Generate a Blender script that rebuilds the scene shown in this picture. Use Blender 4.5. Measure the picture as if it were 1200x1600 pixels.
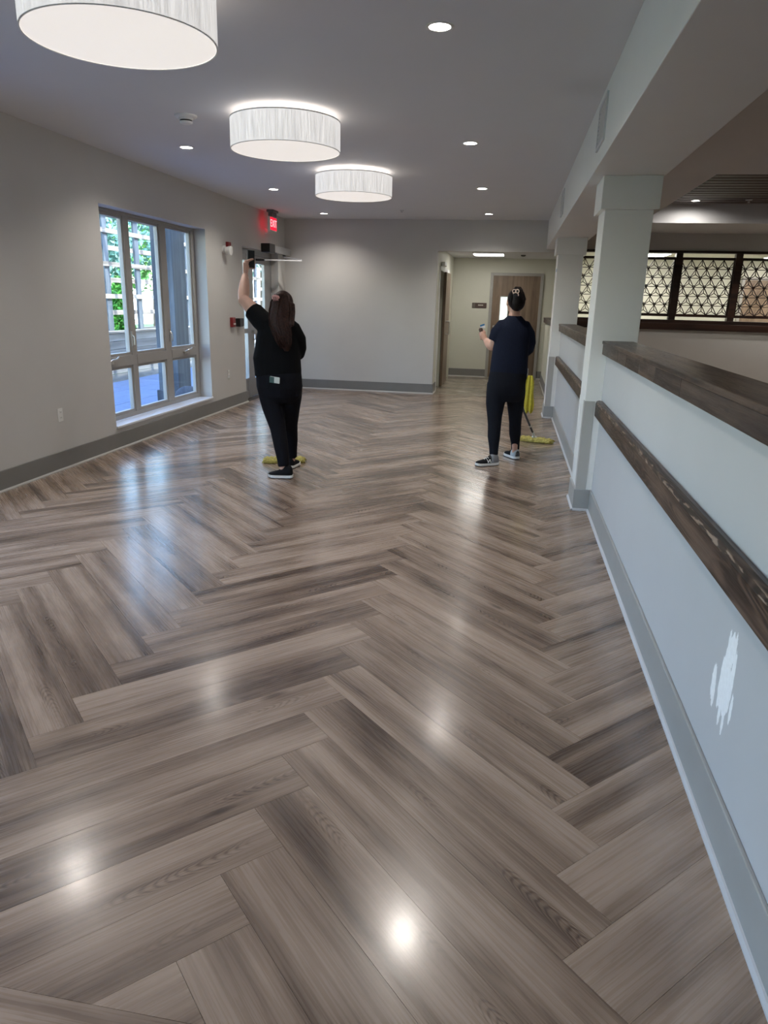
import bpy, bmesh, math, random
from mathutils import Vector, Matrix
random.seed(7)
S = bpy.context.scene
for o in list(bpy.data.objects): bpy.data.objects.remove(o, do_unlink=True)
C = S.collection
PI = math.pi

# ------------------------------------------------------------------ camera
cam_d = bpy.data.cameras.new('camera'); cam = bpy.data.objects.new('camera', cam_d); C.objects.link(cam)
fw = Vector((-0.15716336, 0.945726, -0.2844328)); rt = Vector((0.98496211, 0.17103347, 0.02443757)); up = Vector((-0.07175877, 0.27631484, 0.95838447))
M4 = Matrix((rt, up, -fw)).transposed().to_4x4(); M4.translation = Vector((0, 0, 1.57)); cam.matrix_world = M4
cam_d.sensor_fit = 'HORIZONTAL'; cam_d.sensor_width = 36; cam_d.lens = 36 * 1110.22 / 1200; cam_d.clip_start = 0.05; cam_d.clip_end = 300
S.camera = cam
# ------------------------------------------------------------------ sky, sun, exposure
SKY_STRENGTH = 2.0; SUN_STRENGTH = 11.0
W = bpy.data.worlds.new('world'); S.world = W; W.use_nodes = True
wn = W.node_tree; wn.nodes.clear()
wo = wn.nodes.new('ShaderNodeOutputWorld'); wb = wn.nodes.new('ShaderNodeBackground'); sk = wn.nodes.new('ShaderNodeTexSky')
sk.sky_type = 'NISHITA'; sk.sun_disc = False; sk.sun_elevation = math.radians(47); sk.sun_rotation = math.radians(100); sk.air_density = 1.3; sk.dust_density = .6; sk.ozone_density = 2.5
wb.inputs['Strength'].default_value = SKY_STRENGTH
tn = wn.nodes.new('ShaderNodeMix'); tn.data_type = 'RGBA'; tn.blend_type = 'MULTIPLY'; tn.inputs['Factor'].default_value = 1; tn.inputs['B'].default_value = (1.0, .965, .99, 1)
wn.links.new(sk.outputs[0], tn.inputs['A']); wn.links.new(tn.outputs['Result'], wb.inputs['Color']); wn.links.new(wb.outputs[0], wo.inputs[0])
sd = bpy.data.lights.new('sun', 'SUN'); sun = bpy.data.objects.new('sun', sd); C.objects.link(sun)
sd.energy = SUN_STRENGTH; sd.angle = math.radians(.6); sd.color = (1, .95, .86)
sun.rotation_euler = Vector((-.66, .17, -.73)).to_track_quat('-Z', 'Y').to_euler(); sun.location = (6, -2, 12)
vs = S.view_settings; vs.view_transform = 'Standard'; vs.look = 'None'; vs.gamma = 1; vs.use_curve_mapping = False; vs.exposure = 0.25
DOWN_POWER = 40; DRUM_EMIT = .76

# ------------------------------------------------------------------ materials
def mat(name):
    m = bpy.data.materials.new(name); m.use_nodes = True; n = m.node_tree
    return m, n, n.nodes['Principled BSDF'], (lambda t: n.nodes.new(t)), n.links.new
def plain(name, col, rough=.5, metal=0., noise=0., nscale=30., bump=0., spec=.5, coat=0.):
    m, n, b, N, L = mat(name)
    b.inputs['Base Color'].default_value = (*col, 1); b.inputs['Roughness'].default_value = rough; b.inputs['Metallic'].default_value = metal
    b.inputs['Specular IOR Level'].default_value = spec; b.inputs['Coat Weight'].default_value = coat
    if noise or bump:
        t = N('ShaderNodeTexCoord'); x = N('ShaderNodeTexNoise'); x.inputs['Scale'].default_value = nscale; x.inputs['Detail'].default_value = 4
        L(t.outputs['Object'], x.inputs['Vector'])
        if noise:
            r = N('ShaderNodeValToRGB'); r.color_ramp.elements[0].position = .3; r.color_ramp.elements[1].position = .7
            r.color_ramp.elements[0].color = (*[c * (1 - noise) for c in col], 1); r.color_ramp.elements[1].color = (*[min(1, c * (1 + noise)) for c in col], 1)
            L(x.outputs['Fac'], r.inputs[0]); L(r.outputs[0], b.inputs['Base Color'])
        if bump:
            k = N('ShaderNodeBump'); k.inputs['Strength'].default_value = bump; k.inputs['Distance'].default_value = .002
            L(x.outputs['Fac'], k.inputs['Height']); L(k.outputs[0], b.inputs['Normal'])
    return m
def emit(name, col, s):
    m, n, b, N, L = mat(name)
    b.inputs['Base Color'].default_value = (*col, 1); b.inputs['Emission Color'].default_value = (*col, 1); b.inputs['Emission Strength'].default_value = s; b.inputs['Roughness'].default_value = .6
    return m
def ramp(N, stops):
    r = N('ShaderNodeValToRGB'); e = r.color_ramp.elements
    while len(e) < len(stops): e.new(.5)
    for i, (p, c) in enumerate(stops): e[i].position = p; e[i].color = (*c, 1) if len(c) == 3 else c
    return r
def wood(name, dark, mid, light, rough=.35, along=0, rings=1.0, streak=1.0, bump=.15, rand=True, fine=1.0, coat=0., spec=.5, patch=1.0, zoom=1.0, ringfreq=150, cover=0., figure=0.):
    """plank wood: grain runs along local axis `along`"""
    m, n, b, N, L = mat(name)
    t = N('ShaderNodeTexCoord'); oi = N('ShaderNodeObjectInfo'); add = N('ShaderNodeVectorMath'); add.operation = 'ADD'
    mul = N('ShaderNodeVectorMath'); mul.operation = 'MULTIPLY'; mul.inputs[1].default_value = (37, 91, 53)
    cb = N('ShaderNodeCombineXYZ')
    for i in range(3): L(oi.outputs['Random'], cb.inputs[i])
    L(cb.outputs[0], mul.inputs[0]); L(t.outputs['Object'], add.inputs[0])
    if rand: L(mul.outputs[0], add.inputs[1])
    def sc(a, c):
        q = N('ShaderNodeVectorMath'); q.operation = 'MULTIPLY'; v = [c * zoom] * 3; v[along] = a * zoom; q.inputs[1].default_value = v; L(add.outputs[0], q.inputs[0]); return q.outputs[0]
    def noise(a, c, det=4, dist=0., rough=.55):
        q = N('ShaderNodeTexNoise'); q.inputs['Scale'].default_value = 1; q.inputs['Detail'].default_value = det; q.inputs['Distortion'].default_value = dist; q.inputs['Roughness'].default_value = rough
        L(sc(a, c), q.inputs['Vector']); return q.outputs['Fac']
    def math_(op, a, bb):
        q = N('ShaderNodeMath'); q.operation = op
        for i, v in enumerate((a, bb)):
            if isinstance(v, (int, float)): q.inputs[i].default_value = v
            else: L(v, q.inputs[i])
        return q.outputs[0]
    st = noise(.38, 10 * streak, 4, .12)                # long tone streaks
    cl = noise(1.3 * patch, 4.2 * patch, 3, .4)           # cloudy dark patches
    fi = noise(3.2, 150 * fine, 3, 0, .65)               # fibres
    ct = noise(.75, 6.5, 1.5, .25, .4)                # field whose contours are the cathedral figure
    lines = math_('SINE', math_('MULTIPLY', ct, ringfreq), 0); 
    lines = math_('MULTIPLY_ADD', lines, .5); q = lines.node; q.inputs[2].default_value = .5
    mk = noise(1.0, 7.5, 1, 0); mr = ramp(N, [(.57 - cover, (0, 0, 0)), (.68 - cover, (1, 1, 1))]); L(mk, mr.inputs[0])
    cath = math_('MULTIPLY', lines, mr.outputs[0])
    v = math_('ADD', math_('MULTIPLY', st, .95), math_('MULTIPLY', cl, .62))
    v = math_('ADD', v, math_('MULTIPLY', fi, .13))
    v = math_('SUBTRACT', v, math_('MULTIPLY', cath, .13 * rings))
    if figure:
        # cathedral figure: nested arrow-heads along a strip of each plank
        sx = N('ShaderNodeSeparateXYZ'); L(t.outputs['Object'], sx.inputs[0])
        def rnd(k):
            w = N('ShaderNodeTexWhiteNoise'); w.noise_dimensions = '1D'; L(math_('ADD', oi.outputs['Random'], k), w.inputs['W']); return w.outputs['Value']
        yc = math_('MULTIPLY_ADD', rnd(3.1), .11); yc.node.inputs[2].default_value = .045
        dy = math_('SUBTRACT', sx.outputs[1], yc)
        wob = noise(2.2, 9, 2, .2)
        dyw = math_('ADD', dy, math_('MULTIPLY', math_('SUBTRACT', wob, .5), .03))
        par = math_('MULTIPLY', math_('MULTIPLY', dyw, dyw), 2900)
        sg = math_('SUBTRACT', math_('MULTIPLY', math_('GREATER_THAN', rnd(5.7), .5), 2), 1)
        phs = math_('ADD', math_('MULTIPLY', math_('MULTIPLY', sx.outputs[0], sg), 30), math_('ADD', par, math_('MULTIPLY', noise(2.5, 14, 3, 0), 4.5)))
        li = math_('POWER', math_('MULTIPLY_ADD', math_('SINE', math_('MULTIPLY', phs, 6.2832), 0), .5), 2.2); li.node.inputs[0].links[0].from_node.inputs[2].default_value = .5
        win = N('ShaderNodeMapRange'); win.interpolation_type = 'SMOOTHSTEP'; win.inputs[1].default_value = .030; win.inputs[2].default_value = .016; L(math_('ABSOLUTE', dyw, 0), win.inputs[0])
        q1 = N('ShaderNodeTexNoise'); q1.noise_dimensions = '1D'; q1.inputs['Scale'].default_value = 2.3; q1.inputs['Detail'].default_value = 1; L(math_('ADD', sx.outputs[0], math_('MULTIPLY', oi.outputs['Random'], 71)), q1.inputs['W'])
        gate = ramp(N, [(.47, (0, 0, 0)), (.62, (1, 1, 1))]); L(q1.outputs['Fac'], gate.inputs[0])
        fg = math_('MULTIPLY', math_('MULTIPLY', math_('MULTIPLY', li, win.outputs[0]), gate.outputs[0]), math_('GREATER_THAN', rnd(9.3), .45))
        v = math_('SUBTRACT', v, math_('MULTIPLY', fg, .15 * figure))
    if rand:
        wnn = N('ShaderNodeTexWhiteNoise'); wnn.noise_dimensions = '1D'; L(oi.outputs['Random'], wnn.inputs['W'])
        v = math_('ADD', v, math_('MULTIPLY', math_('SUBTRACT', wnn.outputs['Value'], .5), .15))
    r = ramp(N, [(.63, dark), (.82, mid), (.99, light)]); 
    L(v, r.inputs[0])
    # knots
    vo = N('ShaderNodeTexVoronoi'); vo.inputs['Scale'].default_value = 1; L(sc(1.1, 4.0), vo.inputs['Vector'])
    kr = ramp(N, [(.03, (.25, .22, .2)), (.085, (1, 1, 1))]); L(vo.outputs['Distance'], kr.inputs[0])
    mx = N('ShaderNodeMix'); mx.data_type = 'RGBA'; mx.blend_type = 'MULTIPLY'; mx.inputs['Factor'].default_value = .85
    L(r.outputs[0], mx.inputs['A']); L(kr.outputs[0], mx.inputs['B']); L(mx.outputs['Result'], b.inputs['Base Color'])
    rr = ramp(N, [(.3, (rough * .8,) * 3), (.75, (rough * 1.3,) * 3)]); L(fi, rr.inputs[0]); L(rr.outputs[0], b.inputs['Roughness'])
    bp = N('ShaderNodeBump'); bp.inputs['Strength'].default_value = bump; bp.inputs['Distance'].default_value = .0015; L(math_('ADD', fi, math_('MULTIPLY', lines, .12)), bp.inputs['Height']); L(bp.outputs[0], b.inputs['Normal'])
    b.inputs['Specular IOR Level'].default_value = spec; b.inputs['Coat Weight'].default_value = coat; b.inputs['Coat Roughness'].default_value = .155
    return m
def glass(name, tint=(1, 1, 1), refl=1.0):
    m, n, b, N, L = mat(name); n.nodes.remove(b)
    tr = N('ShaderNodeBsdfTransparent'); tr.inputs[0].default_value = (*tint, 1); gl = N('ShaderNodeBsdfGlossy'); gl.inputs['Roughness'].default_value = .02
    lw = N('ShaderNodeLayerWeight'); pw = N('ShaderNodeMath'); pw.operation = 'POWER'; pw.inputs[1].default_value = 5; mm = N('ShaderNodeMath'); mm.operation = 'MULTIPLY_ADD'; mm.inputs[1].default_value = .7 * refl; mm.inputs[2].default_value = .03
    ms = N('ShaderNodeMixShader'); L(lw.outputs['Facing'], pw.inputs[0]); L(pw.outputs[0], mm.inputs[0])
    L(mm.outputs[0], ms.inputs[0]); L(tr.outputs[0], ms.inputs[1]); L(gl.outputs[0], ms.inputs[2]); L(ms.outputs[0], n.nodes['Material Output'].inputs[0])
    return m
def linen(name, col, s):
    m, n, b, N, L = mat(name)
    t = N('ShaderNodeTexCoord'); mp = N('ShaderNodeMapping'); mp.inputs['Scale'].default_value = (1, 1, .05); L(t.outputs['Object'], mp.inputs[0])
    a = N('ShaderNodeTexNoise'); a.inputs['Scale'].default_value = 120; a.inputs['Detail'].default_value = 4; L(mp.outputs[0], a.inputs['Vector'])
    r = ramp(N, [(.32, tuple(c * .66 for c in col)), (.66, col)]); L(a.outputs['Fac'], r.inputs[0])
    L(r.outputs[0], b.inputs['Base Color']); L(r.outputs[0], b.inputs['Emission Color']); b.inputs['Emission Strength'].default_value = s; b.inputs['Roughness'].default_value = .9
    return m

M = {}
M['wall'] = plain('wall_paint', (.56, .545, .52), .62, noise=.015, nscale=3, bump=.05)
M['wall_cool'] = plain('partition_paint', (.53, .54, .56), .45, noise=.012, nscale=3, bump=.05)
M['ceil'] = plain('ceiling_paint', (.68, .68, .70), .7, noise=.01, nscale=2)
M['cream'] = plain('corridor_paint', (.61, .60, .51), .6, noise=.015, nscale=3)
M['trimwhite'] = plain('column_paint', (.80, .80, .79), .5, noise=.01, nscale=4)
M['base'] = plain('baseboard_grey', (.20, .195, .185), .45, noise=.03, nscale=8)
M['base_cool'] = plain('baseboard_partition', (.34, .345, .34), .38, noise=.03, nscale=8)
M['shoe'] = plain('shoe_moulding', (.45, .44, .42), .45)
M['plank'] = wood('herringbone_plank', (.085, .055, .040), (.230, .162, .118), (.385, .288, .220), rough=.27, bump=.05, coat=.5, rings=.7, figure=1.)
M['subfloor'] = plain('joint_dark', (.05, .04, .034), .7)
M['corr_floor'] = wood('corridor_plank', (.14, .12, .09), (.26, .22, .17), (.36, .31, .25), rough=.25, rand=False, rings=.5)
M['capwood'] = wood('dark_stained_oak', (.022, .012, .008), (.058, .036, .026), (.115, .076, .055), rough=.34, along=1, rings=2.0, bump=.3, zoom=1.8, ringfreq=130, cover=.12, spec=.3)
def worn(m, zlo, zhi, sy, sz, thr, col):
    n = m.node_tree; N = n.nodes.new; L = n.links.new; b = n.nodes['Principled BSDF']; src = b.inputs['Base Color'].links[0].from_socket
    t = N('ShaderNodeTexCoord'); sp_ = N('ShaderNodeSeparateXYZ'); L(t.outputs['Object'], sp_.inputs[0])
    mp = N('ShaderNodeMapping'); mp.inputs['Scale'].default_value = (1, sy, sz); L(t.outputs['Object'], mp.inputs[0])
    nz = N('ShaderNodeTexNoise'); nz.inputs['Scale'].default_value = 1; nz.inputs['Detail'].default_value = 5; L(mp.outputs[0], nz.inputs['Vector'])
    r = ramp(N, [(thr, (0, 0, 0)), (thr + .06, (1, 1, 1))]); L(nz.outputs['Fac'], r.inputs[0])
    a = N('ShaderNodeMapRange'); a.inputs[1].default_value = zlo; a.inputs[2].default_value = zlo + .004; L(sp_.outputs[2], a.inputs[0])
    c = N('ShaderNodeMapRange'); c.inputs[1].default_value = zhi; c.inputs[2].default_value = zhi - .004; L(sp_.outputs[2], c.inputs[0])
    k = N('ShaderNodeMath'); k.operation = 'MULTIPLY'; L(a.outputs[0], k.inputs[0]); L(c.outputs[0], k.inputs[1])
    k2 = N('ShaderNodeMath'); k2.operation = 'MULTIPLY'; L(k.outputs[0], k2.inputs[0]); L(r.outputs[0], k2.inputs[1])
    mx = N('ShaderNodeMix'); mx.data_type = 'RGBA'; mx.inputs['B'].default_value = (*col, 1); L(k2.outputs[0], mx.inputs['Factor']); L(src, mx.inputs['A']); L(mx.outputs['Result'], b.inputs['Base Color'])
    return m
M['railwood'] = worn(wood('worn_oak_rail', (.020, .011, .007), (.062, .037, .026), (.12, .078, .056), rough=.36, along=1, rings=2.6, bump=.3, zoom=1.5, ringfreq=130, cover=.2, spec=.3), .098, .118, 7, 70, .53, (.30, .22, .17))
M['capfront'] = worn(wood('dark_stained_oak_fascia', (.022, .013, .010), (.058, .038, .029), (.11, .076, .058), rough=.36, along=1, rings=1.5, bump=.3, zoom=2.2, spec=.3), .0, .085, 9, 1.5, .655, (.20, .155, .125))
M['screenwood'] = wood('walnut_screen', (.008, .004, .003), (.02, .009, .006), (.045, .02, .013), rough=.4, along=0, rings=.5)
M['slat'] = wood('slat_brown', (.035, .022, .018), (.075, .052, .044), (.12, .088, .074), rough=.45, along=0, rings=.4)
M['doorwood'] = wood('door_veneer', (.13, .088, .058), (.19, .135, .09), (.25, .18, .125), rough=.4, along=2, rings=.4, streak=1.2)
M['frame'] = plain('window_frame_putty', (.35, .335, .31), .45, noise=.02, nscale=12)
M['alu'] = plain('aluminium', (.36, .36, .36), .38, .6, noise=.03, nscale=20)
M['steel'] = plain('brushed_steel', (.55, .54, .52), .3, .9, noise=.05, nscale=40)
M['glass'] = glass('window_glass', (.93, .98, 1.0))
M['glass_clear'] = glass('clear_glass', (.97, .97, .965))
M['sillstone'] = plain('sill_white', (.74, .75, .77), .22, noise=.02, nscale=20)
M['white'] = plain('white_plastic', (.78, .78, .76), .4, noise=.01, nscale=30)
M['black'] = plain('black_plastic', (.012, .012, .013), .35, noise=.1, nscale=50)
M['darkgrey'] = plain('dark_grey_metal', (.05, .05, .052), .45, .2, noise=.1, nscale=40)
M['red'] = plain('alarm_red', (.22, .012, .014), .4, noise=.05, nscale=30)
M['linen'] = linen('drum_linen', (1.0, .975, .95), DRUM_EMIT * .78)
M['diffuser'] = emit('drum_diffuser', (1.0, .94, .88), DRUM_EMIT * .72)
M['lens'] = emit('downlight_lens', (1.0, .95, .88), 30)
M['panel_light'] = emit('fluorescent_panel', (1.0, .975, .93), 17)
M['exit_red'] = emit('exit_red', (.80, .008, .035), 1.2)
M['exit_letter'] = emit('exit_letter', (1.0, .42, .45), 1.3)
M['exit_case'] = plain('exit_case', (.10, .10, .11), .4, noise=.05)
M['tape'] = plain('blue_tape', (.03, .20, .50), .6, noise=.05)
M['paper'] = plain('white_paper', (.8, .82, .85), .7, noise=.02)
M['brown_sign'] = plain('sign_brown', (.075, .045, .035), .5, noise=.08, nscale=60)
M['sign_text'] = plain('sign_text', (.62, .58, .52), .5, noise=.02)
M['spackle'] = plain('spackle_white', (.93, .94, .96), .8, noise=.04, nscale=60, bump=.5)
M['vent'] = plain('vent_grille', (.62, .63, .65), .4, noise=.02)
M['skin'] = plain('skin', (.56, .33, .25), .55, noise=.06, nscale=25, bump=.08)
M['shirt1'] = plain('black_tee', (.006, .006, .007), .85, noise=.2, nscale=120, bump=.3, spec=.08)
M['pants1'] = plain('black_trousers', (.008, .008, .011), .8, noise=.2, nscale=120, bump=.3, spec=.08)
M['shirt2'] = plain('navy_tee', (.010, .013, .026), .85, noise=.2, nscale=120, bump=.3, spec=.08)
M['pants2'] = plain('navy_leggings', (.010, .011, .016), .8, noise=.2, nscale=120, bump=.3, spec=.08)
M['hair1'] = plain('brown_hair', (.026, .009, .006), .55, noise=.6, nscale=60, bump=.4, spec=.22)
M['hair2'] = plain('dark_hair', (.007, .004, .004), .5, noise=.5, nscale=60, bump=.4, spec=.2)
M['clip_pink'] = plain('clip_pink', (.62, .32, .30), .3, noise=.05)
M['clip_cream'] = plain('clip_cream', (.75, .6, .5), .3, noise=.05)
M['sole'] = plain('white_sole', (.78, .77, .74), .55, noise=.04)
M['soledark'] = plain('dark_outsole', (.02, .02, .02), .7, noise=.1)
M['shoe_black'] = plain('shoe_black', (.008, .008, .010), .8, noise=.2, nscale=90, bump=.3, spec=.15)
M['shoe_grey'] = plain('shoe_grey', (.22, .22, .23), .7, noise=.1, nscale=90, bump=.3)
M['shoe_lightgrey'] = plain('shoe_light_grey', (.40, .43, .46), .7, noise=.1, nscale=90, bump=.3)
M['mop'] = plain('mop_yellow', (.42, .36, .10), .95, noise=.35, nscale=45, bump=1.0)
M['cloth_yellow'] = plain('cloth_yellow', (.50, .425, .045), .9, noise=.15, nscale=60, bump=.4)
M['phonewhite'] = plain('phone_case', (.62, .64, .60), .4, noise=.1, nscale=30)
M['phonegreen'] = plain('phone_panel', (.05, .10, .09), .3, noise=.1)
M['patio'] = plain('patio_slab', (.13, .175, .28), .8, noise=.1, nscale=6, bump=.2)  # blue cast of the open shade is put into the grey slab's colour
M['outwood'] = wood('weathered_board', (.085, .085, .085), (.15, .148, .145), (.22, .215, .21), rough=.75, along=1, rings=.6)
M['trellis'] = wood('trellis_timber', (.13, .115, .095), (.23, .20, .17), (.33, .30, .25), rough=.75, along=1, rings=.5)
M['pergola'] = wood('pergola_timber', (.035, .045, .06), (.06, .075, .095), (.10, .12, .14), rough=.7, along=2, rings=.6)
M['leaf'] = plain('leaf_green', (.07, .20, .03), .6, noise=.5, nscale=4)
M['leaf2'] = plain('leaf_blue_green', (.09, .19, .15), .6, noise=.5, nscale=4)
M['cypress'] = plain('cypress_green', (.05, .22, .02), .6, noise=.5, nscale=6)
M['bark'] = plain('bark', (.09, .06, .04), .9, noise=.3, nscale=20, bump=.5)
M['stucco'] = plain('stucco_white', (.82, .81, .77), .85, noise=.05, nscale=5, bump=.2)
M['roof'] = plain('roof_membrane', (.2, .2, .2), .9, noise=.05)
M['winblack'] = plain('far_pane', (.03, .05, .06), .15, noise=.1)
M['soil'] = plain('soil', (.05, .035, .025), .95, noise=.3, nscale=20)
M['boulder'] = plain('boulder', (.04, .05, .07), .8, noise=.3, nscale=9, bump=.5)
M['lawn'] = plain('lawn', (.08, .16, .04), .9, noise=.3, nscale=10)

# ------------------------------------------------------------------ builders
def tag(o, label=None, cat=None, group=None, kind=None):
    if label: o['label'] = label
    if cat: o['category'] = cat
    if group: o['group'] = group
    if kind: o['kind'] = kind
    return o
ORG = {}
def empty(name, loc):
    o = bpy.data.objects.new(name, None); C.objects.link(o); o.location = loc; o.empty_display_size = .1; ORG[o.name] = Vector(loc); return o
class MB:
    def __init__(s): s.v = []; s.f = []; s.smooth = []
    def add(s, vs, fs, sm=False):
        k = len(s.v); s.v += [tuple(v) for v in vs]
        for f in fs: s.f.append(tuple(i + k for i in f)); s.smooth.append(sm)
        return s
    def box(s, a, b):
        x0, y0, z0 = [min(a[i], b[i]) for i in range(3)]; x1, y1, z1 = [max(a[i], b[i]) for i in range(3)]
        return s.add([(x0, y0, z0), (x1, y0, z0), (x1, y1, z0), (x0, y1, z0), (x0, y0, z1), (x1, y0, z1), (x1, y1, z1), (x0, y1, z1)],
                     [(3, 2, 1, 0), (4, 5, 6, 7), (0, 1, 5, 4), (1, 2, 6, 5), (2, 3, 7, 6), (3, 0, 4, 7)])
    def bar(s, p, q, w, h, upv=(0, 0, 1)):
        p = Vector(p); q = Vector(q); d = (q - p).normalized(); u = Vector(upv)
        if abs(d.dot(u)) > .98: u = Vector((1, 0, 0))
        r = d.cross(u).normalized(); u = r.cross(d)
        vs = []
        for c in (p, q):
            for a, b in ((-1, -1), (1, -1), (1, 1), (-1, 1)): vs.append(c + r * a * w / 2 + u * b * h / 2)
        return s.add(vs, [(0, 1, 2, 3), (7, 6, 5, 4), (0, 4, 5, 1), (1, 5, 6, 2), (2, 6, 7, 3), (3, 7, 4, 0)])
    def tube(s, pts, rad, seg=10, cap=True, sq=None):
        """tube along pts; rad number or list; sq=(a,b) flattens the section"""
        pts = [Vector(p) for p in pts]; n = len(pts)
        rad = rad if isinstance(rad, (list, tuple)) else [rad] * n
        t0 = (pts[1] - pts[0]).normalized(); u = Vector((0, 0, 1)) if abs(t0.z) < .9 else Vector((0, 1, 0))
        r = t0.cross(u).normalized(); vs = []; k = 0
        for i in range(n):
            t = ((pts[min(i + 1, n - 1)] - pts[max(i - 1, 0)])).normalized()
            r = (r - t * r.dot(t)).normalized(); w = t.cross(r)
            for j in range(seg):
                a = 2 * PI * j / seg; e = (math.cos(a), math.sin(a))
                if sq: e = (e[0] * sq[0], e[1] * sq[1])
                vs.append(pts[i] + (r * e[0] + w * e[1]) * rad[i])
        fs = [(i * seg + j, i * seg + (j + 1) % seg, (i + 1) * seg + (j + 1) % seg, (i + 1) * seg + j) for i in range(n - 1) for j in range(seg)]
        if cap: fs += [tuple(range(seg - 1, -1, -1)), tuple(range((n - 1) * seg, n * seg))]
        return s.add(vs, fs, True)
    def rings(s, rr, seg=24, cap=True):
        """stack of horizontal ellipses (cx,cy,cz,rx,ry,rot)"""
        vs = []
        for cx, cy, cz, rx, ry, ro in rr:
            for j in range(seg):
                a = 2 * PI * j / seg; x, y = rx * math.cos(a), ry * math.sin(a)
                vs.append((cx + x * math.cos(ro) - y * math.sin(ro), cy + x * math.sin(ro) + y * math.cos(ro), cz))
        n = len(rr)
        fs = [(i * seg + j, i * seg + (j + 1) % seg, (i + 1) * seg + (j + 1) % seg, (i + 1) * seg + j) for i in range(n - 1) for j in range(seg)]
        if cap: fs += [tuple(range(seg - 1, -1, -1)), tuple(range((n - 1) * seg, n * seg))]
        return s.add(vs, fs, True)
    def lathe(s, prof, c, axis='z', seg=32, cap=False):
        """prof: (r, h) list around axis at c"""
        vs = []
        for r, h in prof:
            for j in range(seg):
                a = 2 * PI * j / seg; u, v = r * math.cos(a), r * math.sin(a)
                vs.append({'z': (c[0] + u, c[1] + v, c[2] + h), 'x': (c[0] + h, c[1] + u, c[2] + v), 'y': (c[0] + v, c[1] + h, c[2] + u)}[axis])
        n = len(prof)
        fs = [(i * seg + j, i * seg + (j + 1) % seg, (i + 1) * seg + (j + 1) % seg, (i + 1) * seg + j) for i in range(n - 1) for j in range(seg)]
        if cap: fs += [tuple(range(seg - 1, -1, -1)), tuple(range((n - 1) * seg, n * seg))]
        return s.add(vs, fs, True)
    def sphere(s, c, r, seg=16, rg=10, scale=(1, 1, 1)):
        vs = [(c[0], c[1], c[2] - r * scale[2])]
        for i in range(1, rg):
            t = -PI / 2 + PI * i / rg
            for j in range(seg):
                a = 2 * PI * j / seg; vs.append((c[0] + r * scale[0] * math.cos(t) * math.cos(a), c[1] + r * scale[1] * math.cos(t) * math.sin(a), c[2] + r * scale[2] * math.sin(t)))
        vs.append((c[0], c[1], c[2] + r * scale[2])); last = len(vs) - 1
        fs = [(0, 1 + (j + 1) % seg, 1 + j) for j in range(seg)]
        for i in range(rg - 2):
            for j in range(seg): fs.append((1 + i * seg + j, 1 + i * seg + (j + 1) % seg, 1 + (i + 1) * seg + (j + 1) % seg, 1 + (i + 1) * seg + j))
        k = 1 + (rg - 2) * seg
        fs += [(last, k + j, k + (j + 1) % seg) for j in range(seg)]
        return s.add(vs, fs, True)
    def prism(s, poly, axis, a, b):
        """extrude 2D poly along axis between a and b; poly given in remaining axes order"""
        n = len(poly); vs = []
        for h in (a, b):
            for u, v in poly: vs.append({0: (h, u, v), 1: (u, h, v), 2: (u, v, h)}[axis])
        fs = [tuple(range(n)), tuple(range(2 * n - 1, n - 1, -1))] + [(i, i + n, (i + 1) % n + n, (i + 1) % n) for i in range(n)]
        return s.add(vs, fs)
    def build(s, name, m, parent=None, origin=None, bevel=0., seg=2, matrix=None, sharp=True):
        o = (ORG[parent.name] if parent is not None else (Vector(origin) if origin is not None else None))
        if o is None:
            xs = [v[0] for v in s.v]; ys = [v[1] for v in s.v]; zs = [v[2] for v in s.v]
            o = Vector(((min(xs) + max(xs)) / 2, (min(ys) + max(ys)) / 2, min(zs)))
        me = bpy.data.meshes.new(name)
        vv = [(v[0] - o.x, v[1] - o.y, v[2] - o.z) for v in s.v]
        me.from_pydata(vv, [], s.f); me.polygons.foreach_set('use_smooth', s.smooth)
        bmn = bmesh.new(); bmn.from_mesh(me); bmesh.ops.recalc_face_normals(bmn, faces=bmn.faces); bmn.to_mesh(me); bmn.free()
        me.materials.append(m); me.update()
        ob = bpy.data.objects.new(name, me); C.objects.link(ob)
        if parent is not None: ob.parent = parent; ORG[ob.name] = o
        else: ob.location = o; ORG[ob.name] = o
        if bevel:
            b = ob.modifiers.new('bevel', 'BEVEL'); b.width = bevel; b.segments = seg; b.limit_method = 'ANGLE'; b.angle_limit = math.radians(40)
        if any(s.smooth) and sharp:
            me.set_sharp_from_angle(angle=math.radians(50))
        return ob
def box(name, a, b, m, parent=None, bevel=0., **k): return MB().box(a, b).build(name, m, parent, bevel=bevel, **k)
def struct(o, label=None): return tag(o, label, None, None, 'structure')
def copy_tree(o, parent=None, d=(0, 0, 0)):
    c = o.copy(); C.objects.link(c)
    if parent is None: c.location = Vector(o.location) + Vector(d)
    else: c.parent = parent
    for ch in [x for x in bpy.data.objects if x.parent == o]: copy_tree(ch, c)
    return c

# ================================================================== ROOM SHELL
XL, H, YB = -4.0, 2.90, 12.75
XR = 0.725        # near partition face
XR2 = 0.70        # partition face beyond first column
YF = -3.0
WIN = [(6.82, 9.33), (1.9, 4.41), (-2.9, -.39)]     # window openings in the left wall (last two are left of the frame)
WZ0, WZ1 = .225, 2.41
DY0, DY1, DZ = 10.66, 12.36, 2.30                   # glass door opening
wl = MB(); xo = XL - .26
ys = YF
for a, b in sorted(WIN):
    wl.box((xo, ys, 0), (XL, a, H)); wl.box((xo, a, 0), (XL, b, WZ0)); wl.box((xo, a, WZ1), (XL, b, H)); ys = b
wl.box((xo, ys, 0), (XL, DY0, H)); wl.box((xo, DY0, DZ), (XL, DY1, H)); wl.box((xo, DY1, 0), (XL, YB + .15, H))
struct(wl.build('wall_left', M['wall']), 'warm grey painted wall with tall window')
wb_ = MB(); OX0 = -1.31
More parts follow.
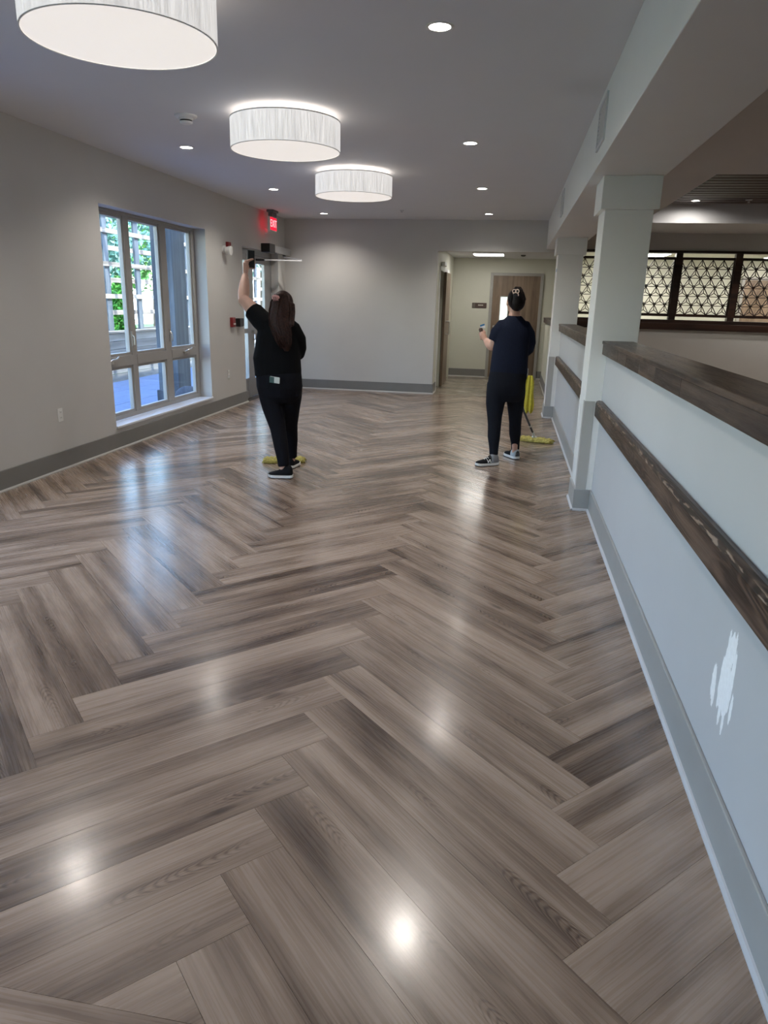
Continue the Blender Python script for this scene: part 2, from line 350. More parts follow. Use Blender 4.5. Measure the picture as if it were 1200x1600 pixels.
wb_.box((XL, YB, 0), (OX0, YB + .15, H)); wb_.box((OX0, YB, 2.405), (1.0, YB + .15, H))
struct(wb_.build('wall_back', M['wall']), 'grey painted end wall with opening to corridor')
struct(box('wall_front', (XL - .26, YF - .2, 0), (8.2, YF, 3.3), M['wall']))
struct(box('wall_right_side', (8.0, YF, 0), (8.2, 14.7, 3.3), M['wall']))
# ceiling: plain plane left of the coffer, ring round the coffer
CX0, CY0, CY1, CZ = 1.97, 8.45, 13.0, 3.18
cl = MB()
cl.box((XL - .26, YF, H), (CX0, 14.9, H + .1)); cl.box((CX0, YF, H), (8.0, CY0, H + .1)); cl.box((CX0, CY1, H), (8.0, 14.9, H + .1))
struct(cl.build('ceiling', M['ceil']), 'flat grey-white painted ceiling')
cf = MB(); cf.box((CX0 - .08, CY0 - .08, H + .1), (CX0, CY1 + .08, CZ + .1)); cf.box((CX0, CY0 - .08, H + .1), (8, CY0, CZ + .1)); cf.box((CX0, CY1, H + .1), (8, CY1 + .08, CZ + .1))

coff = struct(cf.build('ceiling_coffer', M['ceil'], origin=(CX0, CY0, CZ)), 'raised ceiling recess lined with dark wood slats')
box('slat_backing', (CX0, CY0, CZ + .055), (8, CY1, CZ + .10), M['black'], coff)
sl = None; n = 0
yy = CY0 + .03
while yy < CY1 - .175:
    if sl is None:
        sl = MB().box((0, 0, 0), (8 - CX0, .172, .05)).build('slat', M['slat'], origin=(0, 0, 0), bevel=.004); o = sl
    else: o = sl.copy(); C.objects.link(o)
    o.parent = coff; o.location = (0, yy - CY0, .0); yy += .225
struct(box('roof', (XL - .3, YF - .2, 3.32), (8.2, 19.0, 3.62), M['roof']))
struct(box('wall_parapet', (XL - .3, YF - .2, 3.0), (XL - .26, 19, 3.62), M['stucco']))
# beam along the partition line
bm_ = MB().box((.487, YF, 2.455), (.985, YB, H)).build('ceiling_beam', M['trimwhite'], bevel=.004); struct(bm_, 'long white dropped beam running above the partition')
# vents on the beam
def vent(y0, y1, label):
    e = empty('air_vent', (.487, (y0 + y1) / 2, 2.56)); tag(e, label, 'vent', 'vents on the beam')
    fr = MB(); z0, z1, x = 2.56, 2.83, .487
    fr.box((x - .012, y0, z0), (x, y1, z0 + .022)); fr.box((x - .012, y0, z1 - .022), (x, y1, z1)); fr.box((x - .012, y0, z0 + .022), (x, y0 + .022, z1 - .022)); fr.box((x - .012, y1 - .022, z0 + .022), (x, y1, z1 - .022))
    fr.build('frame', M['vent'], e)
    first = None
    for i in range(9):
        z = z0 + .035 + i * .0245
        if first is None:
            first = MB().bar((x - .006, y0 + .022, z), (x - .006, y1 - .022, z), .012, .004, (.5, 0, 1)).build('louver', M['vent'], e)
        else:
            c = first.copy(); C.objects.link(c); c.location = (0, 0, i * .0245)
vent(5.02, 5.43, 'white louvred air vent on the beam just before the near column')
vent(8.85, 9.2, 'white louvred air vent on the beam between the two columns')

# ------------------------------------------------------------------ floor
flo = struct(box('floor', (XL - .26, YF, -.25), (8.0, 16.35, -.006), M['subfloor'], origin=(0, 0, 0)), 'grey-brown wood plank floor laid in herringbone, polished')
Lp, Wp = 0.94 * math.sqrt(2), .1408 * math.sqrt(2)
X0, Y0, D = -.70, 1.261, .2816
def clip(poly, xmin, xmax, ymin, ymax):
    for ax, sgn, lim in ((0, 1, xmin), (0, -1, xmax), (1, 1, ymin), (1, -1, ymax)):
        out = []
        for i in range(len(poly)):
            a, b = poly[i], poly[(i + 1) % len(poly)]; da, db = (a[ax] - lim) * sgn, (b[ax] - lim) * sgn
            if da >= 0: out.append(a)
            if (da > 0) != (db > 0) and da != db:
                t = da / (da - db); out.append((a[0] + (b[0] - a[0]) * t, a[1] + (b[1] - a[1]) * t))
        poly = out
        if len(poly) < 3: return None
    q = [p for i, p in enumerate(poly) if math.dist(p, poly[i - 1]) > 1e-4]
    return q if len(q) >= 3 else None
def inset(poly, d):
    n = len(poly); ar = sum(poly[i][0] * poly[(i + 1) % n][1] - poly[(i + 1) % n][0] * poly[i][1] for i in range(n)) / 2
    if ar < 0: poly = poly[::-1]
    if abs(ar) < .0015: return None
    res = []
    for i in range(n):
        p, c, q = Vector(poly[i - 1]), Vector(poly[i]), Vector(poly[(i + 1) % n])
        e1 = (c - p).normalized(); e2 = (q - c).normalized(); n1 = Vector((-e1.y, e1.x)); n2 = Vector((-e2.y, e2.x))
        b = (n1 + n2); k = max(.25, b.length_squared / 2); res.append(c + b * (d / k) / 1.0 * .5 * 1.0 if False else c + b * (d / max(.5, 1 + n1.dot(n2))))
    return poly, [(r.x, r.y) for r in res]
def plank_mesh(poly):
    r = inset(poly, .0005)
    if not r: return None
    a = r[1]; n = len(a)
    vs = [(x, y, -.006) for x, y in a] + [(x, y, 0) for x, y in a]
    fs = [tuple(range(n, 2 * n))] + [(i, (i + 1) % n, n + (i + 1) % n, n + i) for i in range(n)]
    me = bpy.data.meshes.new('plank'); me.from_pydata(vs, [], fs); me.materials.append(M['plank']); me.update(); return me
full = plank_mesh([(0, 0), (Lp, 0), (Lp, Wp), (0, Wp)])
FX0, FX1, FY0, FY1 = XL + .016, XR2 + .01, 1.12, YB - .016
def put_plank(cx, cy, ang, Ln=Lp, lim=(FX0, FX1, FY0, FY1)):
    ca, sa = math.cos(ang), math.sin(ang)
    loc = [(0, 0), (Ln, 0), (Ln, Wp), (0, Wp)]
    wp = [(cx + x * ca - y * sa, cy + x * sa + y * ca) for x, y in loc]
    if all(lim[0] <= x <= lim[1] and lim[2] <= y <= lim[3] for x, y in wp) and Ln == Lp: me = full
    else:
        q = clip(wp, *lim)
        if not q: return
        me = plank_mesh([((x - cx) * ca + (y - cy) * sa, -(x - cx) * sa + (y - cy) * ca) for x, y in q])
        if me is None: return
    o = bpy.data.objects.new('plank', me); C.objects.link(o); o.parent = flo; o.location = (cx, cy, 0); o.rotation_euler = (0, 0, ang)
w_ = Wp / math.sqrt(2); l_ = Lp / math.sqrt(2)
for col in range(-3, 3):
    xs = X0 + col * 2 * l_
    for k in range(-4, 48):
        yk = Y0 + k * D
        put_plank(xs, yk, -PI / 4)                                           # runs right and towards the camera
        put_plank(xs + w_ - l_, yk + w_ - l_, PI / 4)                        # runs left and towards the camera
# straight border courses at the near end
for row in range(4):
    y = 1.12 - (row + 1) * Wp
    x = FX0 - (.55 if row % 2 else .1)
    while x < FX1:
        put_plank(x, y, 0, Lp, (FX0, FX1, y, y + Wp)); x += Lp
struct(box('floor_entry', (XL, YF, -.006), (XR2 + .01, 1.12 - 4 * Wp, 0), M['plank']))
struct(box('floor_corridor', (OX0, YB, -.006), (XR2 + .01, 16.2, 0), M['corr_floor'], origin=(0, 14, 0)))
struct(box('floor_side_room', (1.0, YF, -.006), (8.0, 14.7, 0), M['plank']))

# ------------------------------------------------------------------ baseboards
def base(name, p, q, nx, ny, m, h=.172, shoe=True):
    """board from p to q (2D), protruding along (nx,ny)"""
    x0, y0 = p; x1, y1 = q; t = .015
    b = MB().box((x0, y0, 0), (x1 + nx * t, y1 + ny * t, h)).build(name, m, bevel=.004); struct(b)
    if shoe:
        s_ = MB()
        if nx: s_.prism([(x0 + nx * t, .0), (x0 + nx * (t + .013), .0), (x0 + nx * (t + .013), .008), (x0 + nx * (t + .006), .017), (x0 + nx * t, .019)], 1, y0, y1)
        else: s_.prism([(y0 + ny * t, .0), (y0 + ny * (t + .013), .0), (y0 + ny * (t + .013), .008), (y0 + ny * (t + .006), .017), (y0 + ny * t, .019)], 0, x0, x1)
        if nx: pass
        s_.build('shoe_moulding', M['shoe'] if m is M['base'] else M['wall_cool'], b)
    return b
base('baseboard_left', (XL, YF), (XL, DY0 + .03), 1, 0, M['base'])
base('baseboard_corner', (XL, DY1), (XL, YB), 1, 0, M['base'])
base('baseboard_back', (XL + .03, YB), (OX0 + .015, YB), 0, -1, M['base'])
base('baseboard_partition_near', (XR, YF), (XR, 5.655), -1, 0, M['base_cool'])
base('baseboard_partition_middle', (XR2, 6.08), (XR2, 10.535), -1, 0, M['base_cool'])

# ------------------------------------------------------------------ partition walls, caps, rails
def partition(name, x, y0, y1, m):
    return struct(box(name, (x, y0, 0), (x + .15, y1, 1.225), m))
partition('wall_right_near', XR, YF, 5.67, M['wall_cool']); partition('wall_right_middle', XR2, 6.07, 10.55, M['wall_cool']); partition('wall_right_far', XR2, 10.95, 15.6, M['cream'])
def cap(x, y0, y1, label, joints):
    e = empty('ledge_cap', (x, y0, 1.225)); tag(e, label, 'ledge', 'wood caps on the partition')
    for a, b in zip(joints[:-1], joints[1:]):
        MB().box((x - .035, a + .0006, 1.2265), (x, b - .0006, 1.302)).build('fascia_board', M['capfront'], e, bevel=.003)
    MB().box((x, y0, 1.225), (x + .15, y1, 1.302)).build('core', M['capwood'], e)
    MB().box((x - .042, y0, 1.302), (x + .185, y1, 1.326)).build('top_board', M['capwood'], e, bevel=.006, seg=3)
    MB().box((x + .15, y0, 1.24), (x + .178, y1, 1.302)).build('back_board', M['capwood'], e, bevel=.003)
    # pale adhesive smears across the fascia joints
    return e
cap(XR, YF, 5.665, 'dark-stained wooden ledge cap on the near partition', [YF, -.4, 1.6, 3.05, 3.6, 4.05, 4.5, 4.85, 5.665])
cap(XR2, 6.075, 10.545, 'dark-stained wooden ledge cap between the two columns', [6.075, 7.6, 9.2, 10.545])
cap(XR2, 10.955, 15.75, 'dark-stained wooden ledge cap beyond the far column', [10.955, 12.7, 14.3, 15.75])
def rail(x, y0, y1, label):
    pr = [(x - .006, .768), (x - .052, .768), (x - .056, .774), (x - .056, .868), (x - .049, .884), (x - .03, .890), (x - .006, .884)]
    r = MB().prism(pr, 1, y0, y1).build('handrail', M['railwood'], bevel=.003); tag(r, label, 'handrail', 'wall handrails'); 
    bl = MB()
    return r
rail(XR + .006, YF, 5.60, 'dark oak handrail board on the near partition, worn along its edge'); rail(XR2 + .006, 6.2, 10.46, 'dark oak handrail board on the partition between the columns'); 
# spackle patch on the near partition, lumps with irregular outline
sp = MB()
rs = random.Random(4)
def blob(cy, cz, ry, rz, t, n=26, rough=.25):
    v = [(XR - t, cy, cz)]; q = []
    for i in range(n):
        a = 2 * PI * i / n; k = 1 + rs.uniform(-rough, rough); v.append((XR - t * .5, cy + ry * .75 * k * math.cos(a), cz + rz * .8 * k * math.sin(a)))
    for i in range(n):
        a = 2 * PI * i / n; k = 1 + rs.uniform(-rough, rough); v.append((XR, cy + ry * 1.05 * k * math.cos(a), cz + rz * 1.05 * k * math.sin(a)))
    f = [(0, 1 + i, 1 + (i + 1) % n) for i in range(n)] + [(1 + i, n + 1 + i, n + 1 + (i + 1) % n, 1 + (i + 1) % n) for i in range(n)]
    sp.add(v, f, True)
for cy, cz, ry, rz, t in [(2.10, .49, .034, .105, .0022), (2.07, .45, .03, .085, .0018), (2.125, .46, .022, .09, .0016), (2.045, .50, .016, .10, .0012), (2.085, .585, .026, .055, .001), (2.06, .61, .010, .045, .0008), (2.115, .60, .010, .04, .0008), (2.195, .425, .020, .058, .0015), (2.18, .38, .012, .04, .001), (2.012, .43, .010, .05, .001), (2.10, .375, .012, .05, .001), (2.06, .36, .010, .045, .001)]:
    blob(cy, cz, ry, rz, t, 34, .13)
tag(sp.build('spackle_patch', M['spackle']), 'white filler smear on the near partition below the handrail', 'wall patch')

# ------------------------------------------------------------------ columns
def column(x, y, d, label):
    w = .335; e = empty('column', (x + w / 2, y + d / 2, 0)); tag(e, label, 'column', 'square white columns')
    MB().box((x, y, 0), (x + w, y + d, 2.26)).build('shaft', M['trimwhite'], e, bevel=.003)
    MB().box((x - .033, y - .033, 2.235), (x + w + .033, y + d + .033, 2.455)).build('capital', M['trimwhite'], e, bevel=.003)
    b = MB().box((x - .015, y - .015, 0), (x + .12, y + d + .015, .172)).build('base', M['base_cool'], e, bevel=.004)
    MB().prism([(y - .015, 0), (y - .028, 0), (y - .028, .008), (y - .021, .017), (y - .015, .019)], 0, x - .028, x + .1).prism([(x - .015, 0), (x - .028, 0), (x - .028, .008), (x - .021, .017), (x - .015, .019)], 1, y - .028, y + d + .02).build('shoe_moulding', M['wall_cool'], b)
    g = MB().box((x - .003, y - .003, .172), (x + .076, y, .872)).box((x - .003, y, .172), (x, y + .076, .872)); g.build('corner_guard', M['shoe'], e)
    g2 = MB().box((x - .003, y + d - .05, .172), (x, y + d, .872)); g2.build('corner_guard', M['trimwhite'], e)
column(.603, 5.67, .40, 'square white column with capital, nearest the camera'); column(.568, 10.55, .40, 'square white column farther off, beside the corridor opening')

# ------------------------------------------------------------------ window + glass door
def window(y0, y1, name, label):
    x = XL - .16; e = empty(name, (x, (y0 + y1) / 2, WZ0)); struct(e, label)
    d = .07; xa, xb = x - d, x
    z0, z1 = WZ0 + .02, WZ1
    k = (y1 - y0 - 2.51) / 3
    P = [(y0 + .085, y0 + .70 + k), (y0 + .86 + k, y0 + 1.52 + 2 * k), (y0 + 1.73 + 2 * k, y1 - .125)]
    fr = MB().box((xa, y0, z0), (xb, y1, z0 + .05)).box((xa, y0, z1 - .035), (xb, y1, z1)).box((xa, y0, z0 + .05), (xb, P[0][0] - .03, z1 - .035)).box((xa, P[2][1] + .03, z0 + .05), (xb, y1, z1 - .035))
    fr.build('outer_frame', M['frame'], e, bevel=.004)
    for a, b in ((P[0][1], P[1][0]), (P[1][1], P[2][0])): MB().box((xa, a + .03, z0 + .05), (xb, b - .03, z1 - .035)).build('mullion', M['frame'], e, bevel=.004)
    for i, (a, b) in enumerate(P):
        MB().box((xa, a - .03, .815), (xb + .004, b + .03, .925)).build('transom', M['frame'], e, bevel=.004)
        for (c, dd) in ((z0 + .05, .815), (.925, z1 - .035)):
            s = MB(); t = .03; xs0, xs1 = xa + .012, xb - .010
            s.box((xs0, a - .03, c), (xs1, b + .03, c + t)).box((xs0, a - .03, dd - t), (xs1, b + .03, dd)).box((xs0, a - .03, c + t), (xs1, a, dd - t)).box((xs0, b, c + t), (xs1, b + .03, dd - t))
            sa = s.build('sash', M['frame'], e, bevel=.003)
            MB().box((x - .042, a - .005, c + t - .005), (x - .036, b + .005, dd - t + .005)).build('pane', M['glass'], sa)
        if i in (0, 2):
            yc = a + .14 if i == 0 else b - .32
            cr = MB().box((xb + .004, yc - .05, .855), (xb + .026, yc + .06, .885)).tube([(xb + .02, yc - .03, .875), (xb + .05, yc, .90), (xb + .05, yc + .08, .905), (xb + .045, yc + .13, .925)], [.011, .011, .009, .008], 8)
            cr.build('crank_handle', M['steel'], e)
            yl = b + .045 if i == 0 else a - .055
            MB().box((xb, yl - .012, 1.02), (xb + .008, yl + .012, 1.18)).tube([(xb + .008, yl, 1.14), (xb + .03, yl, 1.12), (xb + .03, yl, 1.03)], [.008, .008, .007], 8).build('lock_lever', M['steel'], e)
    MB().box((x - .0, y0 - .0, WZ0 - .008), (XL + .02, y1 + .02, WZ0 + .018)).build('window_sill', M['sillstone'], e, bevel=.006, seg=3)
    return e
window(*WIN[0], 'window_1', 'tall six-pane window with putty-coloured frame and white sill')
window(*WIN[1], 'window_2', 'tall six-pane window nearer the camera, left of view')
window(*WIN[2], 'window_3', 'tall six-pane window behind the camera')

x = XL - .12
dr = empty('door_1', (x, (DY0 + DY1) / 2, 0)); struct(dr, 'glazed aluminium entrance door with sidelight in the left corner')
xa, xb = x - .06, x
SM0, SM1 = 11.14, 11.26          # mullion between sidelight and door leaf
MB().box((xa, DY0, 2.22), (xb, DY1, DZ)).box((xa, DY0, 0), (xb, DY0 + .05, 2.22)).box((xa, DY1 - .06, 0), (xb, DY1, 2.22)).box((xa, SM0, 0), (xb, SM1, 2.22)).build('door_frame', M['alu'], dr, bevel=.003)
sdl = MB().box((xa + .01, DY0 + .05, .0), (xb - .005, SM0, .32)).box((xa + .01, DY0 + .05, 2.13), (xb - .005, SM0, 2.22)).box((xa + .01, DY0 + .05, 1.03), (xb - .005, SM0, 1.10)).build('sidelight', M['alu'], dr, bevel=.003)
MB().box((x - .034, DY0 + .045, .31), (x - .028, SM0 + .005, 1.035)).build('pane', M['glass'], sdl); MB().box((x - .034, DY0 + .045, 1.095), (x - .028, SM0 + .005, 2.135)).build('pane', M['glass'], sdl)
g0, g1 = 11.43, 12.0
lf = MB().box((xa + .006, SM1 + .004, .012), (xb - .004, g0, 2.215)).box((xa + .006, g1, .012), (xb - .004, DY1 - .064, 2.215)).box((xa + .006, g0, .012), (xb - .004, g1, .30)).box((xa + .006, g0, 2.10), (xb - .004, g1, 2.215)).box((xa + .006, g0, 1.0), (xb - .004, g1, 1.10)).build('door_leaf', M['alu'], dr, bevel=.003)
MB().box((x - .034, g0 - .005, .295), (x - .028, g1 + .005, 1.005)).build('pane', M['glass'], lf); MB().box((x - .034, g0 - .005, 1.095), (x - .028, g1 + .005, 2.105)).build('pane', M['glass'], lf)
MB().tube([(xb, 11.36, .92), (xb + .05, 11.36, .92), (xb + .05, 11.36, 1.3), (xb, 11.36, 1.3)], .013, 8).build('pull_handle', M['steel'], dr)
MB().box((xb, 11.30, 1.02), (xb + .05, 12.2, 1.07)).build('push_bar', M['steel'], dr, bevel=.006)
op = empty('door_operator', (XL, 12.2, 2.27)); tag(op, 'grey automatic door operator box with folded steel arm above the entrance', 'door operator')
MB().box((XL, 11.78, 2.285), (XL + .13, 12.70, 2.395)).build('housing', M['alu'], op, bevel=.005)
MB().box((XL, 11.5, 2.275), (XL + .145, 11.775, 2.405)).build('sensor_box', M['black'], op, bevel=.005)
MB().lathe([(0.0, 0), (.026, 0), (.026, .02), (0, .02)], (XL + .08, 12.45, 2.262)).build('spindle', M['darkgrey'], op)
MB().bar((XL + .08, 12.45, 2.252), (-3.60, 12.40, 2.208), .034, .014).build('main_arm', M['vent'], op, bevel=.002)
MB().bar((-3.60, 12.40, 2.195), (-3.985, 11.6, 2.158), .03, .018).build('forearm', M['vent'], op, bevel=.002); MB().bar((-3.985, 11.6, 2.158), (-4.12, 11.6, 2.158), .04, .03).build('arm_shoe', M['darkgrey'], op)

# ================================================================== OUTSIDE
PX = -7.55
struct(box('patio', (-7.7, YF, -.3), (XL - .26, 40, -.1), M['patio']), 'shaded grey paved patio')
pj = MB()
ground = struct(box('ground_garden', (-60, -30, -.5), (-7.7, 90, -.12), M['lawn']))
first = None
for iy in range(0, 16):
    for ix in range(0, 4):
        yy = 4.2 + iy * 1.6; xx = -7.6 + ix * .83
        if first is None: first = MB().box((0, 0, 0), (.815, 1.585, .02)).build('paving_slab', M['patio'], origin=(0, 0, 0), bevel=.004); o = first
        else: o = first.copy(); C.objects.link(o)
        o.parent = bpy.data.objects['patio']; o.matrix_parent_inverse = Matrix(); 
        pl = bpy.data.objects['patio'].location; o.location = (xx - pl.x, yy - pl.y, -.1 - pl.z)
pe = empty('planter_box', (PX, 15, -.1)); tag(pe, 'long low planter wall of weathered grey horizontal boards', 'planter')
for i in range(6):
    z = -.08 + i * .155
    MB().box((PX - .03, 2, z), (PX, 30, z + .148)).build('board', M['outwood'], pe, bevel=.003)
MB().box((PX - .12, 2, .85), (PX + .06, 30, .885)).build('coping', M['trellis'], pe, bevel=.004)
MB().box((PX - .9, 2, .7), (PX - .03, 30, .78)).build('soil', M['soil'], pe); MB().box((PX - .95, 2, -.1), (PX - .9, 30, .85)).build('rear_board', M['outwood'], pe)
te = empty('trellis', (PX - .1, 15, .885)); tag(te, 'timber trellis of horizontal rails and uprights standing on the planter wall', 'trellis')
ra = MB().box((PX - .13, 4, 0), (PX - .085, 30, .085)).build('rail', M['trellis'], te, bevel=.003)
rb = MB().box((PX - .22, 4, 0), (PX - .175, 30, .09)).build('rail', M['trellis'], te, bevel=.003)
for i, z in enumerate([1.18, 1.49, 1.79, 2.08, 2.38, 2.68, 2.98]):
    src = rb if i % 2 == 0 else ra
    if i < 2: src.location.z = z; continue
    c = src.copy(); C.objects.link(c); c.location = (0, 0, z)
fp = None
for i in range(22):
    y = 4.9 + i * 1.19
    if fp is None: fp = MB().box((PX - .175, -.085, .885), (PX - .13, .085, 3.15)).build('post', M['pergola'], te, bevel=.003); fp.data = fp.data; o = fp
    else: o = fp.copy(); C.objects.link(o)
    o.location = (0, y, 0)
# pergola: stout posts, a beam and rafters back to the building
for i, y in enumerate((10.9, 4.6, 17.6, 24)):
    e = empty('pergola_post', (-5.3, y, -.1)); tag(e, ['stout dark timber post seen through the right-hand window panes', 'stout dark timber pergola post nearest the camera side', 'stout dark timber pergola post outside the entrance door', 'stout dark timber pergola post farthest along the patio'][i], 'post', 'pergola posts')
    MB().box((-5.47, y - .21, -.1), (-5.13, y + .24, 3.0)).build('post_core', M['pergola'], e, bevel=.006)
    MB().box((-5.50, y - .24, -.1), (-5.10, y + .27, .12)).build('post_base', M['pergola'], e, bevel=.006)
pg = empty('pergola_roof', (-6.2, 15, 3.0)); tag(pg, 'timber pergola roof of beams and open rafters over the patio', 'pergola')
MB().box((-5.4, 3, 3.0), (-5.22, 30, 3.2)).build('beam', M['trellis'], pg, bevel=.005); MB().box((PX - .2, 3, 3.02), (PX - .06, 30, 3.2)).build('beam', M['trellis'], pg, bevel=.005)
f0 = None
for i in range(36):
    if f0 is None: f0 = MB().box((PX - .5, -.04, 3.2), (-4.5, .04, 3.36)).build('rafter', M['trellis'], pg, bevel=.003); o = f0
    else: o = f0.copy(); C.objects.link(o)
    o.location = (0, -15 + 4 + i * .75 + 15 - 0, 0)
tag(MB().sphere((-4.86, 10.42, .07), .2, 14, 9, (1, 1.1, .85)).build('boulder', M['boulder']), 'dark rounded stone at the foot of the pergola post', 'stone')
def foliage_mesh(blobs, n, size, seed):
    r = random.Random(seed); mb = MB()
    tot = sum(b[3] for b in blobs)
    for (cx, cy, cz, rad, sz) in blobs:
        for _ in range(int(n * rad / tot)):
            u = Vector((r.gauss(0, 1), r.gauss(0, 1), r.gauss(0, 1))).normalized() * rad * (r.random() ** .35)
            p = Vector((cx + u.x, cy + u.y, cz + u.z * sz)); a = Vector((r.gauss(0, 1), r.gauss(0, 1), r.gauss(0, 1))).normalized(); b = a.orthogonal().normalized(); s_ = size * r.uniform(.6, 1.3)
            mb.add([p - a * s_, p + b * s_ * .45, p + a * s_, p - b * s_ * .45], [(0, 1, 2, 3)])
    return mb
def tree(x, y, h, r, label, m, seed, n=2600, size=.11):
    e = empty('tree', (x, y, -.12)); tag(e, label, 'tree', 'trees beyond the trellis')
    MB().tube([(x, y, -.12), (x + .05, y, h * .4), (x, y + .06, h * .75)], [.14, .1, .05], 8).build('trunk', M['bark'], e)
    rr = random.Random(seed); bl = [(x + rr.uniform(-.5, .5) * r, y + rr.uniform(-.6, .6) * r, h * .72 + rr.uniform(-.35, .35) * r, r * rr.uniform(.45, .7), .85) for _ in range(7)]
    tag(foliage_mesh(bl, n, size, seed).build('foliage', m, e), kind='stuff')
def cypress(x, y, h, r, label, seed):
    e = empty('cypress', (x, y, .75)); tag(e, label, 'shrub', 'cypresses in the planter')
    MB().tube([(x, y, .75), (x, y, .75 + h * .5)], [.03, .02], 6).build('stem', M['bark'], e)
    bl = [(x, y, .85 + h * t, r * (1 - t) ** .6 + .03, 1.3) for t in (0.05, .2, .35, .5, .65, .8, .93)]
    tag(foliage_mesh(bl, 2200, .06, seed).build('foliage', M['cypress'], e), kind='stuff')
cypress(PX - .56, 14.36, 1.05, .27, 'bright green cypress shrub behind the trellis, seen through the middle pane', 3)
cypress(PX - .56, 18.6, 1.3, .27, 'bright green cypress shrub farther along the planter', 5)
cypress(PX - .56, 21.6, 1.3, .27, 'bright green cypress shrub opposite the entrance door', 6)
tree(-11.5, 19.0, 4.2, 1.7, 'leafy blue-green tree behind the trellis, left of the cypress', M['leaf2'], 11)
tree(-13, 25.5, 4.6, 2.0, 'leafy green tree behind the trellis beyond the dark post', M['leaf'], 12)
tree(-11.5, 33.0, 5.4, 2.2, 'broad leafy green tree seen through the entrance door', M['leaf2'], 13, 3200)
tree(-17, 39, 6.0, 2.4, 'tall green tree far behind seen through the entrance sidelight', M['leaf'], 14, 3200)
be = empty('neighbour_house', (-24, 40, -.12)); tag(be, 'sunlit white stucco house beyond the trees', 'building')
MB().box((-34, 18, -.12), (-22, 66, 4.6)).build('walls', M['stucco'], be)
MB().prism([(-35, 4.6), (-21, 4.6), (-28, 7.4)], 1, 17, 67).build('roof', M['outwood'], be)
for y in (24, 31, 38, 45, 52, 59):
    f = MB().box((-22, y - .7, 1.0), (-21.94, y + .7, 2.7)).build('window', M['frame'], be); MB().box((-21.94, y - .6, 1.1), (-21.92, y + .6, 2.6)).build('pane', M['winblack'], f)

# ================================================================== CORRIDOR + LATTICE SIDE
CZT = 2.5
struct(box('ceiling_corridor', (OX0 - .15, YB + .15, CZT), (1.0, 16.35, CZT + .1), M['ceil']))
cw = MB(); cw.box((OX0 - .12, YB + .15, 0), (OX0, 13.25, CZT)); cw.box((OX0 - .12, 14.0, 0), (OX0, 16.2, CZT)); cw.box((OX0 - .12, 13.25, 2.14), (OX0, 14.0, CZT))
struct(cw.build('wall_corridor_left', M['cream']))
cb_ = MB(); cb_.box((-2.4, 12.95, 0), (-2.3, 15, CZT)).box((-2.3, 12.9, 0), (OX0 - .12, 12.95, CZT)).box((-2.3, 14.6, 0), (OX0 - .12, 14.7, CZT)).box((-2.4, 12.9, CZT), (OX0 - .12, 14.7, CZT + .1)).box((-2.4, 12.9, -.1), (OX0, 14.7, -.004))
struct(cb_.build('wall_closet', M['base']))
struct(box('wall_corridor_end', (OX0 - .12, 16.2, 0), (1.1, 16.35, CZT), M['cream']))
struct(box('wall_corridor_right', (1.0, 12.9, CZT), (1.1, 16.2, H), M['wall'])); struct(box('wall_corridor_return', (1.0, 14.7, 0), (1.1, 16.2, CZT), M['cream']))
base('baseboard_corridor_end', (OX0, 16.2), (-.50, 16.2), 0, -1, M['base']); base('baseboard_corridor_end_right', (.62, 16.2), (1.0, 16.2), 0, -1, M['base']); base('baseboard_corridor_left', (OX0, YB + .0), (OX0, 13.2), 1, 0, M['base'])
base('baseboard_partition_far', (XR2, 10.97), (XR2, 15.6), -1, 0, M['base'])
d2 = empty('door_2', (.05, 16.2, 0)); struct(d2, 'brown wood-veneer door with narrow glass lite at the corridor end')
MB().box((-.50, 16.155, 0), (-.44, 16.2, 2.21)).box((.555, 16.155, 0), (.615, 16.2, 2.21)).box((-.44, 16.155, 2.155), (.555, 16.2, 2.21)).build('door_frame', M['frame'], d2, bevel=.003)
lf2 = MB().box((-.437, 16.17, .01), (-.26, 16.2, 2.152)).box((-.10, 16.17, .01), (.552, 16.2, 2.152)).box((-.26, 16.17, .01), (-.10, 16.2, 1.02)).box((-.26, 16.17, 1.72), (-.10, 16.2, 2.152)).build('door_leaf', M['doorwood'], d2)
MB().box((-.26, 16.185, 1.02), (-.10, 16.19, 1.72)).build('lite', emit('lit_lite', (.82, .9, .86), .75), d2)
MB().box((-.275, 16.162, 1.005), (-.26, 16.17, 1.735)).box((-.10, 16.162, 1.005), (-.085, 16.17, 1.735)).box((-.26, 16.162, 1.72), (-.10, 16.17, 1.735)).box((-.26, 16.162, 1.005), (-.10, 16.17, 1.02)).build('lite_frame', M['frame'], d2)
MB().lathe([(0, 0), (.028, 0), (.028, -.012), (0, -.012)], (-.37, 16.17, 1.0), 'y').tube([(-.37, 16.16, 1.0), (-.37, 16.12, 1.0), (-.25, 16.12, 1.0)], .009, 8).lathe([(0, 0), (.026, 0), (.026, -.016), (0, -.016)], (-.37, 16.17, 1.10), 'y').build('lever_handle', M['steel'], d2)
MB().box((-.30, 16.158, .03), (.45, 16.168, .23)).build('kick_plate', M['steel'], d2)
d3 = empty('door_3', (OX0 + .05, 14.4, 0)); struct(d3, 'tan wood door standing open against the corridor wall')
MB().box((OX0 + .012, 14.02, .01), (OX0 + .057, 14.95, 2.12)).build('door_leaf', M['doorwood'], d3, bevel=.002)
MB().tube([(OX0 + .057, 14.3, .98), (OX0 + .12, 14.3, .98), (OX0 + .125, 14.3, 1.0), (OX0 + .125, 14.3, 1.2), (OX0 + .12, 14.3, 1.22), (OX0 + .057, 14.3, 1.22)], .012, 8).build('pull_handle', M['steel'], d3)
MB().box((OX0, 13.2, 2.12), (OX0 + .02, 15.0, 2.19)).box((OX0, 13.19, 0), (OX0 + .02, 13.25, 2.12)).build('door_frame', M['white'], d3)
